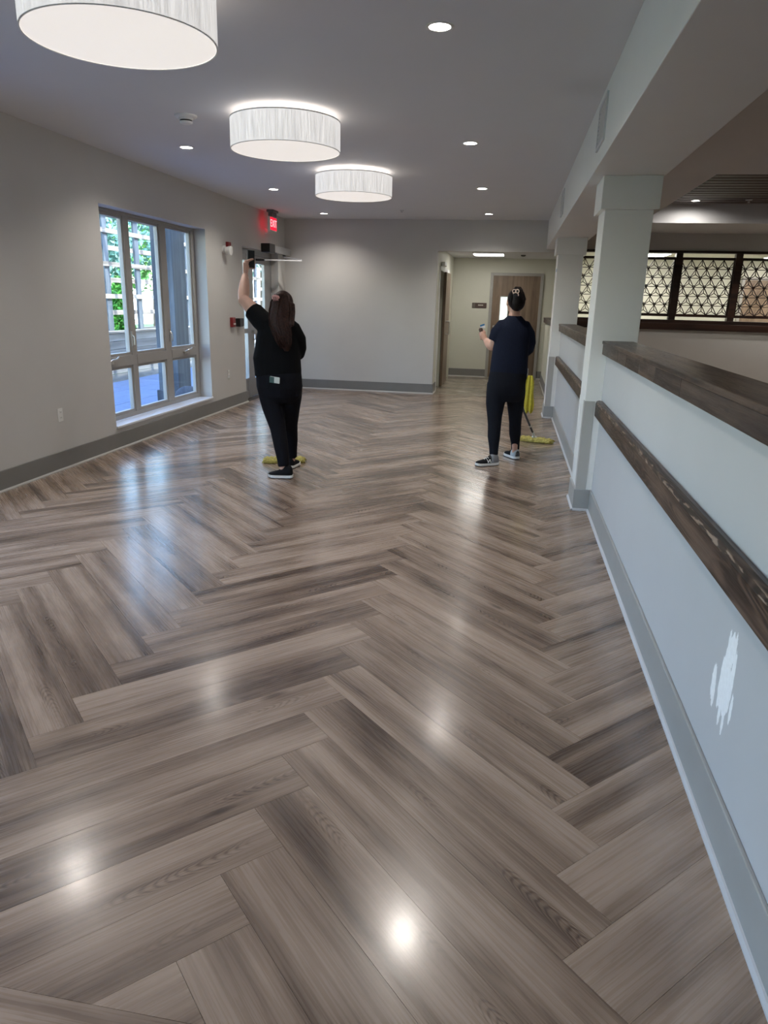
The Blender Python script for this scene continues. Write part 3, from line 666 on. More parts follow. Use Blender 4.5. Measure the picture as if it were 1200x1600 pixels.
MB().box((OX0 + .02, 13.35, 2.2), (OX0 + .08, 13.75, 2.27)).build('closer', M['white'], d3, bevel=.01)
# corridor fixtures
pl_ = empty('ceiling_panel_light', (-.52, 14.9, CZT - .02)); tag(pl_, 'square bright ceiling light panel in the corridor', 'ceiling light')
MB().box((-.83, 14.6, CZT - .012), (-.22, 15.2, CZT)).build('frame', M['white'], pl_); MB().box((-.81, 14.62, CZT - .016), (-.24, 15.18, CZT - .012)).build('diffuser', M['panel_light'], pl_)
cs = MB().lathe([(0, 0), (.05, 0), (.045, -.02), (.02, -.03), (0, -.03)], (.14, 15.0, CZT)).build('ceiling_sensor', M['darkgrey']); tag(cs, 'small dark round ceiling sensor in the corridor', 'sensor')
def letters(txt, name, m, parent, size, mat4, ext=.001):
    cu = bpy.data.curves.new(name, 'FONT'); cu.body = txt; cu.size = size; cu.extrude = ext; cu.align_x = 'CENTER'; cu.align_y = 'CENTER'
    tmp = bpy.data.objects.new(name, cu); C.objects.link(tmp)
    dg = bpy.context.evaluated_depsgraph_get(); me = bpy.data.meshes.new_from_object(tmp.evaluated_get(dg)); bpy.data.objects.remove(tmp, do_unlink=True)
    me.materials.clear(); me.materials.append(m); o = bpy.data.objects.new(name, me); C.objects.link(o); o.parent = parent; o.matrix_basis = mat4; return o
sg = empty('wall_sign', (-.71, 16.2, 1.47)); tag(sg, 'small brown room sign on the corridor end wall', 'sign')
MB().box((-.865, 16.188, 1.475), (-.553, 16.2, 1.585)).build('sign_plate', M['brown_sign'], sg, bevel=.003)
MB().box((-.853, 16.184, 1.483), (-.80, 16.188, 1.577)).build('pictogram', plain('sign_picto', (.13, .11, .09), .5, noise=.5, nscale=60), sg)
lt = MB(); lx = -.735
for w in (.014, .018, .012, .016, .013, .015):
    lt.box((lx, 16.1865, 1.527), (lx + w, 16.188, 1.549)); lx += w + .004
lt.build('sign_lettering', M['sign_text'], sg)
tp = MB(); tp.box((-.66, 16.196, 1.06), (-.55, 16.1985, 1.115)); q = tp.build('paper_note', M['paper']); tag(q, 'small white slip on the corridor end wall under blue tape', 'note')
tq = MB().bar((-.665, 16.194, 1.10), (-.57, 16.194, 1.135), .0015, .035); q = tq.build('tape_strip', M['tape']); tag(q, 'strip of blue painter tape on the corridor end wall', 'tape')
q = MB().box((.5655, 10.60, 2.015), (.568, 10.68, 2.055)).build('tape_strip', M['tape']); tag(q, 'scrap of blue painter tape on the far column', 'tape')

# lattice wall
LY = 14.7
lw = MB(); lw.box((1.1, LY, 0), (8.0, LY + .15, 1.18)); lw.box((1.1, LY, 2.60), (8.0, LY + .15, H)); struct(lw.build('wall_lattice', M['wall']), 'plain grey wall below and above the lattice screens')
sc_ = empty('lattice_screen', (4, LY, 1.18)); tag(sc_, 'dark walnut screen with hemp-leaf lattice panels over the side room', 'lattice screen')
MB().box((1.1, LY - .06, 1.18), (8, LY + .15, 1.30)).build('sill_beam', M['screenwood'], sc_, bevel=.004); MB().box((1.1, LY - .03, 1.30), (8, LY + .12, 1.365)).build('sill_beam', M['screenwood'], sc_, bevel=.004)
MB().box((1.1, LY - .04, 2.555), (8, LY + .12, 2.60)).build('top_beam', M['screenwood'], sc_, bevel=.004)
posts = [.92, 1.945, 2.985, 4.03, 5.07, 6.11, 7.15]
for px_ in posts:
    if px_ > 1.1: MB().box((px_ - .06, LY - .03, 1.365), (px_ + .06, LY + .10, 2.555)).build('post', M['screenwood'], sc_, bevel=.004)
def seg_clip(p, q, x0, x1, z0, z1):
    t0, t1 = 0., 1.; d = (q[0] - p[0], q[1] - p[1])
    for pp, qq in ((-d[0], p[0] - x0), (d[0], x1 - p[0]), (-d[1], p[1] - z0), (d[1], z1 - p[1])):
        if abs(pp) < 1e-9:
            if qq < 0: return None
        else:
            t = qq / pp
            if pp < 0: t0 = max(t0, t)
            else: t1 = min(t1, t)
    if t1 - t0 < 1e-4: return None
    return (p[0] + d[0] * t0, p[1] + d[1] * t0), (p[0] + d[0] * t1, p[1] + d[1] * t1)
pan0 = None
for a, b in zip(posts[:-1], posts[1:]):
    xa_, xb_ = max(a + .06, 1.12), b - .06; z0, z1 = 1.425, 2.485
    fr = MB().box((xa_, LY, z0), (xb_, LY + .05, z0 + .04)).box((xa_, LY, z1 - .04), (xb_, LY + .05, z1)).box((xa_, LY, z0 + .04), (xa_ + .02, LY + .05, z1 - .04)).box((xb_ - .02, LY, z0 + .04), (xb_, LY + .05, z1 - .04))
    fp_ = fr.build('panel_frame', M['screenwood'], sc_)
    lat = MB(); s_ = .188; hh = s_ * .866; X0_, X1_, Z0_, Z1_ = xa_ + .02, xb_ - .02, z0 + .04, z1 - .04
    zt = Z1_ - hh
    for r_ in range(-1, 8):
        z = zt - r_ * hh; off = (s_ / 2 if r_ % 2 else 0) + X0_ + .06
        segs = [((X0_, z), (X1_, z))]
        for k in range(-2, 9):
            xx = off + k * s_
            segs += [((xx, z), (xx + s_ / 2, z + hh)), ((xx + s_, z), (xx + s_ / 2, z + hh))]
            c = (xx + s_ / 2, z + hh / 3 + .012)
            segs += [((xx, z), c), ((xx + s_, z), c), ((xx + s_ / 2, z + hh), c)]
            lat_n = (xx, z + .012)
            if X0_ + .02 < xx < X1_ - .02 and Z0_ + .02 < lat_n[1] < Z1_ - .02:
                for j in range(6):
                    a1, a2 = j * PI / 3, (j + 1) * PI / 3; segs.append(((xx + .021 * math.cos(a1), z + .014 + .021 * math.sin(a1)), (xx + .021 * math.cos(a2), z + .014 + .021 * math.sin(a2))))
        for p, q in segs:
            g = seg_clip(p, q, X0_, X1_, Z0_, Z1_)
            if g: lat.bar((g[0][0], LY + .025, g[0][1]), (g[1][0], LY + .025, g[1][1]), .02, .0125, (0, 0, 1))
    tag(lat.build('lattice', M['screenwood'], fp_), kind='stuff')
# glazing behind the lattice and the lit room beyond
MB().box((1.1, LY + .102, 1.365), (8, LY + .108, 2.555)).build('pane', M['glass_clear'], sc_)
br = MB(); br.box((1.1, 17.4, 0), (8.0, 17.5, 2.9)).box((1.1, LY + .15, 2.62), (8.0, 17.4, 2.72)).box((8.0, LY, 0), (8.1, 17.5, 2.9)).box((1.0, 16.35, 0), (1.1, 17.5, 2.9)).box((1.1, LY + .15, -.1), (8, 17.4, 0))
struct(br.build('wall_rear_room', M['cream']))
q = empty('door_4', (5.6, 17.4, 0)); struct(q, 'brown door in the room behind the lattice')
MB().box((4.95, 17.35, 0), (5.95, 17.4, 2.2)).build('door_leaf', M['doorwood'], q); MB().box((4.89, 17.34, 0), (4.95, 17.4, 2.26)).box((5.95, 17.34, 0), (6.01, 17.4, 2.26)).box((4.95, 17.34, 2.2), (5.95, 17.4, 2.26)).build('door_frame', M['frame'], q)
for i, xx in enumerate((1.95, 5.0)):
    e = empty('ceiling_panel_light', (xx + .6, 16.2, 2.6)); tag(e, ['bright strip ceiling light seen over the lattice by the near column', 'bright strip ceiling light in the rear room at far right'][i], 'ceiling light', 'rear room lights')
    MB().box((xx, 15.7, 2.605), (xx + 1.1, 16.6, 2.62)).build('frame', M['white'], e); MB().box((xx + .02, 15.72, 2.60), (xx + 1.08, 16.58, 2.605)).build('diffuser', M['panel_light'], e)

# ================================================================== CEILING FIXTURES
RD = .415
def drum(x, y, label):
    e = empty('drum_light', (x, y, 2.64)); tag(e, label, 'ceiling light', 'linen drum lights')
    zt, zb = 2.848, 2.648
    MB().lathe([(RD - .004, zb), (RD, zb), (RD, zt), (RD - .004, zt), (RD - .004, zb)], (x, y, 0), 'z', 72).build('shade', M['linen'], e)
    MB().lathe([(RD + .001, zt), (RD + .002, zt + .003), (RD + .001, zt + .008), (RD - .004, zt + .008), (RD - .004, zt)], (x, y, 0), 'z', 72).build('top_ring', M['white'], e)
    MB().lathe([(RD + .001, zb - .0015), (RD + .001, zb + .0015), (RD - .006, zb + .0015), (RD - .006, zb - .0015), (RD + .001, zb - .0015)], (x, y, 0), 'z', 72).build('bottom_ring', M['white'], e)
    MB().lathe([(.0005, zb + .012), (.12, zb + .012), (.3, zb + .006), (RD - .005, zb + .003)], (x, y, 0), 'z', 72).build('diffuser', M['diffuser'], e)
    MB().lathe([(0.0005, H), (.05, H), (.05, H - .004), (0.0005, H - .004)], (x, y, 0), 'z', 32).build('canopy', M['white'], e)
    ld = bpy.data.lights.new('drum_lamp', 'POINT'); ld.energy = 1.1; ld.color = (1, .93, .84); ld.shadow_soft_size = .05
    lo = bpy.data.objects.new('drum_lamp', ld); C.objects.link(lo); lo.parent = e; lo.location = (0, 0, .195)
drum(-1.79, 3.36, 'large white linen drum light nearest the camera, cut by the frame top')
drum(-1.79, 5.77, 'white linen drum light in the middle of the row of three')
drum(-1.785, 8.2, 'white linen drum light farthest from the camera')
dl0 = None
DLAB = {}
def downlight(x, y, z, label, power, cone=140):
    global dl0
    if dl0 is None:
        e = empty('recessed_downlight', (x, y, z))
        MB().lathe([(.072, 0), (.074, -.003), (.066, -.006), (.056, -.004), (.054, .0), (.054, -.001)], (x, y, z), 'z', 32).build('trim_ring', M['white'], e)
        MB().lathe([(.0005, -.0015), (.055, -.0015)], (x, y, z), 'z', 32).build('lens', M['lens'], e)
        dl0 = e
    else:
        e = copy_tree(dl0, None, Vector((x, y, z)) - ORG[dl0.name] if False else (0, 0, 0)); e.location = (x, y, z)
    tag(e, label, 'downlight', 'recessed downlights')
    ld = bpy.data.lights.new('downlight_lamp', 'SPOT'); ld.energy = power; ld.color = (1, .94, .86); ld.spot_size = math.radians(cone); ld.spot_blend = .9 if cone < 150 else .4; ld.shadow_soft_size = .05
    lo = bpy.data.objects.new('downlight_lamp', ld); C.objects.link(lo); lo.parent = e; lo.location = (0, 0, -.012)
    return e
ysd = [1.45, 4.1, 6.83, 9.38, 11.93]; words = ['nearest the camera', 'second nearest', 'third from the camera', 'fourth from the camera', 'last before the back wall']
for side, x, dy in (('beam', -.46, 0), ('window', -3.10, .06)):
    for y, w in zip(ysd, words):
        downlight(x, y + dy, H, 'recessed downlight on the %s side of the ceiling, %s' % (side, w), DOWN_POWER)
downlight(-1.78, -1.5, H, 'recessed downlight behind the camera', DOWN_POWER)
downlight(2.68, 12.57, CZ, 'recessed downlight in the dark slatted ceiling', 20, 172)
downlight(4.9, 12.57, CZ, 'second recessed downlight in the slatted ceiling, off to the right', 24, 172)
downlight(4.4, 6.0, H, 'unseen downlight added over the side room, out to the right', 120)  # added lamp out of view, extra strong to brighten the lattice wall
downlight(5.1, 14.0, H, 'recessed downlight before the lattice wall, out to the right', 40)
e = empty('smoke_detector', (-2.575, 5.74, H - .05)); tag(e, 'round white smoke detector on the ceiling left of the drum lights', 'smoke detector')
c_ = (-2.575, 5.74, H)
MB().lathe([(.0, 0), (.085, 0), (.085, -.010), (.074, -.018), (.055, -.020)], c_).build('base_plate', M['white'], e); MB().lathe([(.055, -.018), (.052, -.030), (.048, -.034)], c_).lathe([(.05, -.044), (.046, -.056), (.03, -.062), (.0005, -.063)], c_).build('head', M['white'], e)
MB().lathe([(.046, -.034), (.046, -.045), (.0, -.045)], c_).build('grille', M['black'], e)
q = MB().lathe([(0, 0), (.035, 0), (.033, -.006), (.012, -.010), (.012, -.03), (.02, -.033), (0, -.035)], (-1.76, 11.53, H)).build('sprinkler_head', M['vent']); tag(q, 'small white sprinkler head on the main ceiling', 'sprinkler')
q = MB().lathe([(0, 0), (.05, 0), (.048, -.008), (.014, -.012), (.014, -.04), (.028, -.045), (0, -.047)], (3.42, 12.45, CZ)).build('sprinkler_head', M['vent']); tag(q, 'sprinkler head in the dark slatted ceiling', 'sprinkler')
# exit sign
ex = empty('exit_sign', (-3.84, 11.62, 2.62)); tag(ex, 'lit red exit sign hanging from the ceiling by the entrance', 'exit sign')
MB().box((-3.90, 11.50, 2.865), (-3.78, 11.74, H)).build('canopy', M['exit_case'], ex, bevel=.006); MB().box((-3.87, 11.50, 2.80), (-3.81, 11.74, 2.865)).build('bracket', M['exit_case'], ex, bevel=.004)
MB().box((-3.866, 11.455, 2.595), (-3.826, 11.785, 2.80)).build('case', M['white'], ex, bevel=.004)
MB().box((-3.826, 11.465, 2.605), (-3.824, 11.775, 2.79)).build('red_face', M['exit_red'], ex); MB().box((-3.868, 11.465, 2.605), (-3.866, 11.775, 2.79)).build('red_face', M['exit_red'], ex)
letters('EXIT', 'exit_lettering', M['exit_letter'], ex, .155, Matrix.Translation((.0175, 0, .078)) @ Matrix.Rotation(PI / 2, 4, 'Z') @ Matrix.Rotation(PI / 2, 4, 'X'))
# wall devices on the left wall
e = empty('fire_strobe', (XL, 9.97, 2.16)); tag(e, 'red and white fire alarm strobe on the left wall', 'fire alarm')
MB().box((XL, 10.02, 2.20), (XL + .04, 10.13, 2.31)).build('strobe_body', M['red'], e, bevel=.006); MB().box((XL + .04, 10.03, 2.215), (XL + .075, 10.10, 2.25)).build('strobe_lens', M['white'], e, bevel=.008)
e = empty('emergency_lamp', (XL, 9.9, 2.1)); tag(e, 'white round emergency lamp head beside the fire strobe', 'emergency light')
MB().lathe([(0, 0), (.055, 0), (.055, .03), (.03, .04), (.03, .06)], (XL, 9.93, 2.20), 'x', 24).build('mount', M['white'], e); MB().lathe([(0, 0), (.045, .0), (.06, .05), (.06, .075), (.05, .08), (0.001, .082)], (XL + .05, 9.90, 2.185), 'x', 24).build('lamp_head', M['white'], e)
e = empty('fire_pull_station', (XL, 10.14, 1.15)); tag(e, 'small red fire alarm pull station by the entrance', 'fire alarm')
MB().box((XL, 10.08, 1.155), (XL + .045, 10.19, 1.29)).build('body', M['red'], e, bevel=.005); MB().box((XL + .045, 10.10, 1.19), (XL + .055, 10.17, 1.21)).build('pull_bar', M['white'], e)
e = empty('access_reader', (XL, 10.4, 1.15)); tag(e, 'black door control box beside the red pull station', 'door control')
MB().box((XL, 10.30, 1.155), (XL + .07, 10.44, 1.275)).build('body', M['black'], e, bevel=.005); MB().box((XL, 10.44, 1.16), (XL + .05, 10.52, 1.27)).build('plate', M['darkgrey'], e, bevel=.003)
q = MB().box((XL, 10.49, 1.47), (XL + .02, 10.55, 1.55)).build('wall_button', M['darkgrey'], bevel=.004); tag(q, 'small dark push button on the wall left of the entrance', 'button')
q = MB().lathe([(0, 0), (.045, 0), (.045, .012), (.03, .035), (0.001, .042)], (XL, 11.72, 2.60), 'x', 20).build('wall_sensor', M['white']); tag(q, 'small white dome sensor on the left wall under the exit sign', 'sensor')
def outlet(y, z, label):
    e = empty('power_outlet', (XL, y, z - .06)); tag(e, label, 'outlet', 'wall outlets')
    MB().box((XL, y - .037, z - .06), (XL + .006, y + .037, z + .06)).build('cover_plate', M['white'], e, bevel=.003)
    for dz in (-.025, .025):
        r = MB().box((XL + .006, y - .017, z + dz - .016), (XL + .009, y + .017, z + dz + .016)).build('socket', M['white'], e, bevel=.002)
        MB().box((XL + .009, y - .009, z + dz - .004), (XL + .0095, y - .006, z + dz + .008)).box((XL + .009, y + .006, z + dz - .004), (XL + .0095, y + .009, z + dz + .008)).build('slot', M['black'], r)
outlet(5.88, .50, 'white wall outlet between the frame edge and the window'); outlet(9.95, .495, 'white wall outlet between the window and the entrance')

# ================================================================== PEOPLE
def skin_obj(mb, name, m, parent=None, origin=None, vox=.008, smooth=6, sf=.5):
    o = mb.build(name, m, parent, origin=origin, sharp=False)
    r = o.modifiers.new('fuse', 'REMESH'); r.mode = 'VOXEL'; r.voxel_size = vox; r.use_smooth_shade = True
    s = o.modifiers.new('soften', 'SMOOTH'); s.factor = sf; s.iterations = smooth
    return o
def head_into(mb, c, yaw, pitch=0., k=1.0):
    R = Matrix.Rotation(yaw, 3, 'Z') @ Matrix.Rotation(pitch, 3, 'X'); c = Vector(c)
    def ell(p, s):
        t = MB().sphere((0, 0, 0), 1, 20, 14, s); mb.add([c + R @ (Vector(p) + Vector(v)) * k for v in t.v], t.f, True)
    ell((0, -.008, .015), (.076, .094, .098)); ell((0, .035, -.045), (.058, .062, .072)); ell((0, .058, -.092), (.028, .026, .020))     # skull, face, chin
    ell((0, .098, -.018), (.011, .014, .024)); ell((0, .108, -.034), (.015, .013, .010))                                          # nose
    ell((.032, .078, .012), (.022, .014, .007)); ell((-.032, .078, .012), (.022, .014, .007)); ell((.042, .06, -.03), (.02, .02, .016)); ell((-.042, .06, -.03), (.02, .02, .016))   # brows, cheeks
    ell((0, .09, -.062), (.022, .010, .008))                                                                                      # lips
    for s in (-1, 1): ell((s * .077, .0, -.012), (.009, .019, .031)); ell((s * .078, .004, -.035), (.007, .011, .012))
    return R
def face_parts(parent, c, R, k=1.0):
    c = Vector(c)
    for s in (-1, 1):
        p = c + R @ Vector((s * .031, .084, .0)) * k; MB().sphere(p, .0115, 12, 8).build('eye', M['white'], parent)
        q = c + R @ Vector((s * .031, .0935, .0)) * k; MB().sphere(q, .005, 10, 6).build('iris', M['hair1'], parent)
    p = c + R @ Vector((0, .099, -.063)) * k; MB().sphere(p, .013, 12, 6, (1.3, .4, .35)).build('mouth', plain('lip', (.42, .16, .14), .5, noise=.05), parent)
def grip(mb, c, axis, u, a, b, wrist, span=.019, thumb=True, flip=1):
    """hand closed round a bar/phone at c: axis = long axis of the held thing, u = direction from palm to fingertips' side"""
    c = Vector(c); ax = Vector(axis).normalized(); u = (Vector(u) - ax * Vector(u).dot(ax)).normalized(); n = ax.cross(u) * flip; w = Vector(wrist)
    base = c - u * (a + .012)
    mb.tube([w, w.lerp(base, .35), w.lerp(base, .7) - n * .002, base + n * .006, base + u * .01 + n * .004], [.029, .031, .036, .037, .028], 14, sq=(1.0, .62) if abs(ax.dot((base - w).normalized())) < .7 else (.8, .9))
    mb.tube([base - ax * .034, base + ax * .036], [.019, .019], 12)
    lens = [.92, 1.05, 1.0, .82]
    for i in range(4):
        o = c + ax * ((1.5 - i) * span); L = lens[i]
        pts = []
        for t in (185, 140, 95, 45, 45 - 40 * L):
            th = math.radians(t); pts.append(o + u * (a + .009) * math.cos(th) + n * (b + .010) * math.sin(th))
        mb.tube([base + ax * ((1.5 - i) * span)] + pts, [.0115, .0110, .0105, .0098, .0090, .0078], 10)
    if thumb:
        o = c + ax * .03
        mb.tube([base - ax * .01 - n * .012, o - u * (a + .004) - n * (b + .014), o - u * a * .2 - n * (b + .012) + ax * .012, o + u * a * .5 - n * (b + .010) + ax * .02], [.016, .0135, .0115, .0085], 10)
def shoe(parent, toe, heel, z, name, up_m, heel_m, sole_m, mark=False):
    t = Vector((toe[0], toe[1], z)); h = Vector((heel[0], heel[1], z)); d = (t - h).normalized(); L = (t - h).length; s = Vector((-d.y, d.x, 0)); Z = Vector((0, 0, 1))
    prof = [(0, .026, .78), (.06, .034, 1.0), (.2, .038, 1.08), (.36, .037, .90), (.52, .041, .58), (.7, .047, .44), (.85, .044, .36), (.95, .031, .28), (1, .014, .20)]
    def loft(pr, z0, zf, wf):
        mb = MB(); vs = []; n = 14
        for u, w, hh in pr:
            for j in range(n + 1):
                a = PI * j / n; vs.append(h + d * u * L + s * (w * wf * math.cos(a)) + Z * (z0 + zf(hh, u) * (max(0., math.sin(a)) ** .7)))
        fs = [(i * (n + 1) + j, i * (n + 1) + j + 1, (i + 1) * (n + 1) + j + 1, (i + 1) * (n + 1) + j) for i in range(len(pr) - 1) for j in range(n)]
        fs += [tuple(range(n + 1)), tuple(range((len(pr) - 1) * (n + 1), len(pr) * (n + 1)))]
        fs += [((i) * (n + 1), (i + 1) * (n + 1), (i + 1) * (n + 1) + n, i * (n + 1) + n) for i in range(len(pr) - 1)]
        return mb.add(vs, fs, True)
    up = loft(prof, .022, lambda hh, u: hh * .095, .97).build(name, up_m, parent, sharp=False)
    if heel_m is not up_m: loft(prof[:4], .021, lambda hh, u: hh * .097, 1.0).build('heel_counter', heel_m, up, sharp=False)
    def slab(z0, z1, wf, lift, m, nm):
        mb = MB(); vs = []; out = [(u, w) for u, w, _ in prof]
        ring = [(u, w * wf) for u, w in out] + [(u, -w * wf) for u, w in reversed(out)]
        ring = [(-.03, .016 * wf)] + ring[:len(out)] + [(1.02, 0)] + ring[len(out):] + [(-.03, -.016 * wf)]
        n = len(ring)
        for zz, g in ((z0, .94), (z0 + .004, 1), (z1, 1.0)):
            for u, w in ring: vs.append(h + d * (u * L) + s * w * g + Z * (zz + lift * max(0, (u - .8)) * .6 + lift * max(0, .12 - u) * .5))
        fs = [tuple(range(n)), tuple(range(2 * n, 3 * n))] + [(i + k * n, (i + 1) % n + k * n, (i + 1) % n + (k + 1) * n, i + (k + 1) * n) for i in range(n) for k in (0, 1)]
        mb.add(vs, fs, False).build(nm, m, up)
    slab(.006, .030, 1.12, .05, sole_m, 'midsole'); slab(.0, .008, 1.06, .05, M['soledark'], 'outsole')
    for i in range(4):
        u = .40 + i * .075; hh = .095 * (.76 - (u - .36) * 1.25) + .024
        p = h + d * u * L + Z * (hh + .004); MB().tube([p - s * .02 - Z * .006, p, p + s * .02 - Z * .006], .0028, 6).build('lace', M['sole'] if mark else up_m, up)
    if mark:
        for sg in (1, -1):
            mk = MB(); o = h + d * .40 * L + s * sg * .0405 + Z * .038
            q = lambda a, b: o + d * a + Z * b - s * sg * (b * .35)
            for a, b in (((0, 0), (.008, .032)), ((.008, .032), (.03, .0)), ((.03, 0), (.038, .032))): mk.bar(q(*a), q(*b), .006, .008, d)
            mk.build('side_emblem', M['sole'], up)
    return up
def strands(mb, paths, rad, n, jit, seed):
    r = random.Random(seed)
    for _ in range(n):
        P = r.choice(paths); j = Vector((r.uniform(-1, 1) * jit[0], r.uniform(-1, 1) * jit[1], r.uniform(-1, 1) * jit[2]))
        ph = r.uniform(0, 6); k = r.uniform(.75, 1.0); m = max(3, int(len(P) * k))
        mb.tube([Vector(p) + j * (.4 + .6 * i / len(P)) + Vector((math.sin(ph + i * 1.3) * .006, math.cos(ph + i) * .003, 0)) for i, p in enumerate(P[:m])], [rad] * (m - 1) + [rad * .3], 5)

# ---- person raising a phone -------------------------------------------------
hc = (-1.995, 6.305, 1.522)
b = MB(); R1 = head_into(b, hc, .18, .12)
b.tube([(-2.01, 6.30, 1.34), (-2.0, 6.30, 1.43), (-1.996, 6.305, 1.49)], [.062, .05, .05], 16)
b.rings([(-2.05, 6.30, .80, .19, .13, 0), (-2.05, 6.3, .95, .19, .125, 0), (-2.05, 6.3, 1.1, .185, .12, 0), (-2.045, 6.3, 1.25, .178, .11, 0), (-2.03, 6.3, 1.31, .15, .088, 0), (-2.015, 6.3, 1.36, .08, .065, 0)])
b.tube([(-2.14, 6.31, 1.33), (-2.21, 6.325, 1.385), (-2.31, 6.365, 1.475), (-2.405, 6.405, 1.553), (-2.418, 6.45, 1.61), (-2.43, 6.51, 1.69), (-2.441, 6.565, 1.765)], [.06, .066, .064, .052, .054, .046, .030], 16)
b.tube([(-1.96, 6.30, 1.31), (-1.90, 6.315, 1.275), (-1.88, 6.345, 1.20), (-1.888, 6.38, 1.115), (-1.93, 6.45, 1.12), (-1.985, 6.53, 1.14)], [.06, .062, .056, .046, .044, .029], 16)
b.tube([(-2.14, 6.28, .80), (-2.09, 6.25, .60), (-2.03, 6.19, .43), (-1.985, 6.13, .28), (-1.945, 6.075, .07)], [.09, .08, .055, .047, .036], 14)
b.tube([(-1.95, 6.32, .80), (-1.97, 6.36, .6), (-1.985, 6.41, .43), (-1.99, 6.45, .28), (-1.995, 6.475, .07)], [.095, .074, .052, .046, .036], 14)
PH = Vector((-2.395, 6.60, 1.862))
grip(b, PH, (.03, .02, 1), (.75, .66, 0), .034, .008, (-2.441, 6.57, 1.775), flip=1)
MOP1 = (Vector((-2.125, 6.70, .055)), Vector((-2.0, 6.575, 1.42)))
hm = MOP1[0].lerp(MOP1[1], .80)
grip(b, hm, MOP1[1] - MOP1[0], (-1, .2, 0), .014, .014, (-1.975, 6.535, 1.14), flip=1)
p1 = skin_obj(b, 'person', M['skin'], origin=(-2.0, 6.28, 0), vox=.0055, smooth=3)
tag(p1, 'person in black tee and trousers with long brown hair, one arm raised', 'person')
face_parts(p1, hc, R1)
sh = MB()
sh.rings([(-2.057, 6.30, .885, .216, .152, 0), (-2.058, 6.30, .95, .218, .155, 0), (-2.066, 6.30, 1.05, .220, .155, 0), (-2.058, 6.3, 1.13, .210, .148, 0), (-2.05, 6.3, 1.25, .198, .130, 0), (-2.035, 6.3, 1.32, .192, .112, 0), (-2.025, 6.3, 1.365, .155, .095, 0), (-2.01, 6.3, 1.41, .075, .068, 0)])
sh.tube([(-2.06, 6.3, 1.27), (-2.14, 6.31, 1.335), (-2.22, 6.33, 1.385), (-2.305, 6.362, 1.462)], [.10, .105, .093, .085], 18)
sh.tube([(-1.99, 6.3, 1.315), (-1.91, 6.305, 1.295), (-1.878, 6.335, 1.22), (-1.876, 6.365, 1.14), (-1.895, 6.405, 1.09), (-1.93, 6.45, 1.10)], [.088, .082, .076, .068, .060, .055], 18)
skin_obj(sh, 'shirt', M['shirt1'], p1, vox=.009, smooth=5)
pn = MB()
pn.rings([(-2.05, 6.30, .96, .205, .145, 0), (-2.047, 6.295, .88, .213, .158, 0), (-2.043, 6.29, .80, .213, .165, 0), (-2.04, 6.29, .72, .195, .15, 0), (-2.035, 6.29, .66, .15, .11, 0)])
pn.tube([(-2.14, 6.28, .82), (-2.115, 6.265, .70), (-2.09, 6.25, .60), (-2.03, 6.19, .43), (-1.985, 6.13, .28), (-1.955, 6.09, .17), (-1.945, 6.075, .105)], [.112, .108, .10, .073, .066, .056, .052], 18)
pn.tube([(-1.95, 6.32, .82), (-1.955, 6.335, .70), (-1.97, 6.36, .6), (-1.985, 6.41, .43), (-1.99, 6.45, .28), (-1.995, 6.475, .17), (-1.995, 6.48, .10)], [.115, .106, .096, .072, .066, .056, .052], 18)
skin_obj(pn, 'trousers', M['pants1'], p1, vox=.009, smooth=5)
shoe(p1, (-2.085, 6.055), (-1.865, 6.075), 0, 'shoe', M['shoe_black'], M['shoe_black'], M['sole'])
shoe(p1, (-1.985, 6.63), (-2.0, 6.425), 0, 'shoe', M['shoe_black'], M['shoe_black'], M['sole'])
hr = MB()
hr.sphere((-1.995, 6.283, 1.537), 1, 24, 16, (.091, .098, .101)); hr.sphere((-2.0, 6.24, 1.50), 1, 20, 14, (.090, .07, .10))
hr.rings([(-1.995, 6.225, 1.53, .07, .05, 0), (-1.998, 6.215, 1.47, .092, .058, 0), (-2.0, 6.195, 1.41, .092, .05, 0), (-1.985, 6.168, 1.35, .096, .04, 0), (-1.965, 6.155, 1.29, .088, .034, 0), (-1.945, 6.148, 1.23, .070, .028, 0), (-1.93, 6.146, 1.17, .045, .022, 0), (-1.925, 6.148, 1.125, .02, .012, 0)], 22)
hr.tube([(-2.075, 6.27, 1.53), (-2.085, 6.26, 1.46), (-2.08, 6.24, 1.40), (-2.06, 6.2, 1.35)], [.03, .03, .028, .02], 10); hr.tube([(-1.912, 6.27, 1.53), (-1.905, 6.26, 1.46), (-1.90, 6.23, 1.40), (-1.885, 6.19, 1.34)], [.03, .03, .028, .018], 10)
hair1 = skin_obj(hr, 'hair', M['hair1'], p1, vox=.008, smooth=3)
ps = []
for k in range(13):
    a = -1 + 2 * k / 12; ps.append([(-1.996 + a * .05, 6.20 + abs(a) * .03, 1.60), (-1.998 + a * .083, 6.172 + abs(a) * .05, 1.53), (-2.0 + a * .09, 6.158 + abs(a) * .045, 1.46), (-1.998 + a * .09, 6.146 + abs(a) * .035, 1.40), (-1.983 + a * .088, 6.128 + abs(a) * .02, 1.34), (-1.963 + a * .080, 6.122 + abs(a) * .012, 1.28), (-1.945 + a * .064, 6.12 + abs(a) * .01, 1.22), (-1.93 + a * .045, 6.122, 1.16), (-1.922 + a * .025, 6.128, 1.11)])
stm = MB(); strands(stm, ps, .0032, 110, (.008, .004, .02), 5); tag(stm.build('hair_strands', M['hair1'], hair1, sharp=False), kind='stuff')
cp = MB(); cc = Vector((-2.03, 6.188, 1.578))
cp.tube([cc + Vector((-.032, .02, -.012)), cc + Vector((-.024, -.004, .008)), cc + Vector((0, -.012, .014)), cc + Vector((.026, -.006, .006)), cc + Vector((.036, .012, -.02))], [.007, .010, .011, .010, .006], 8)
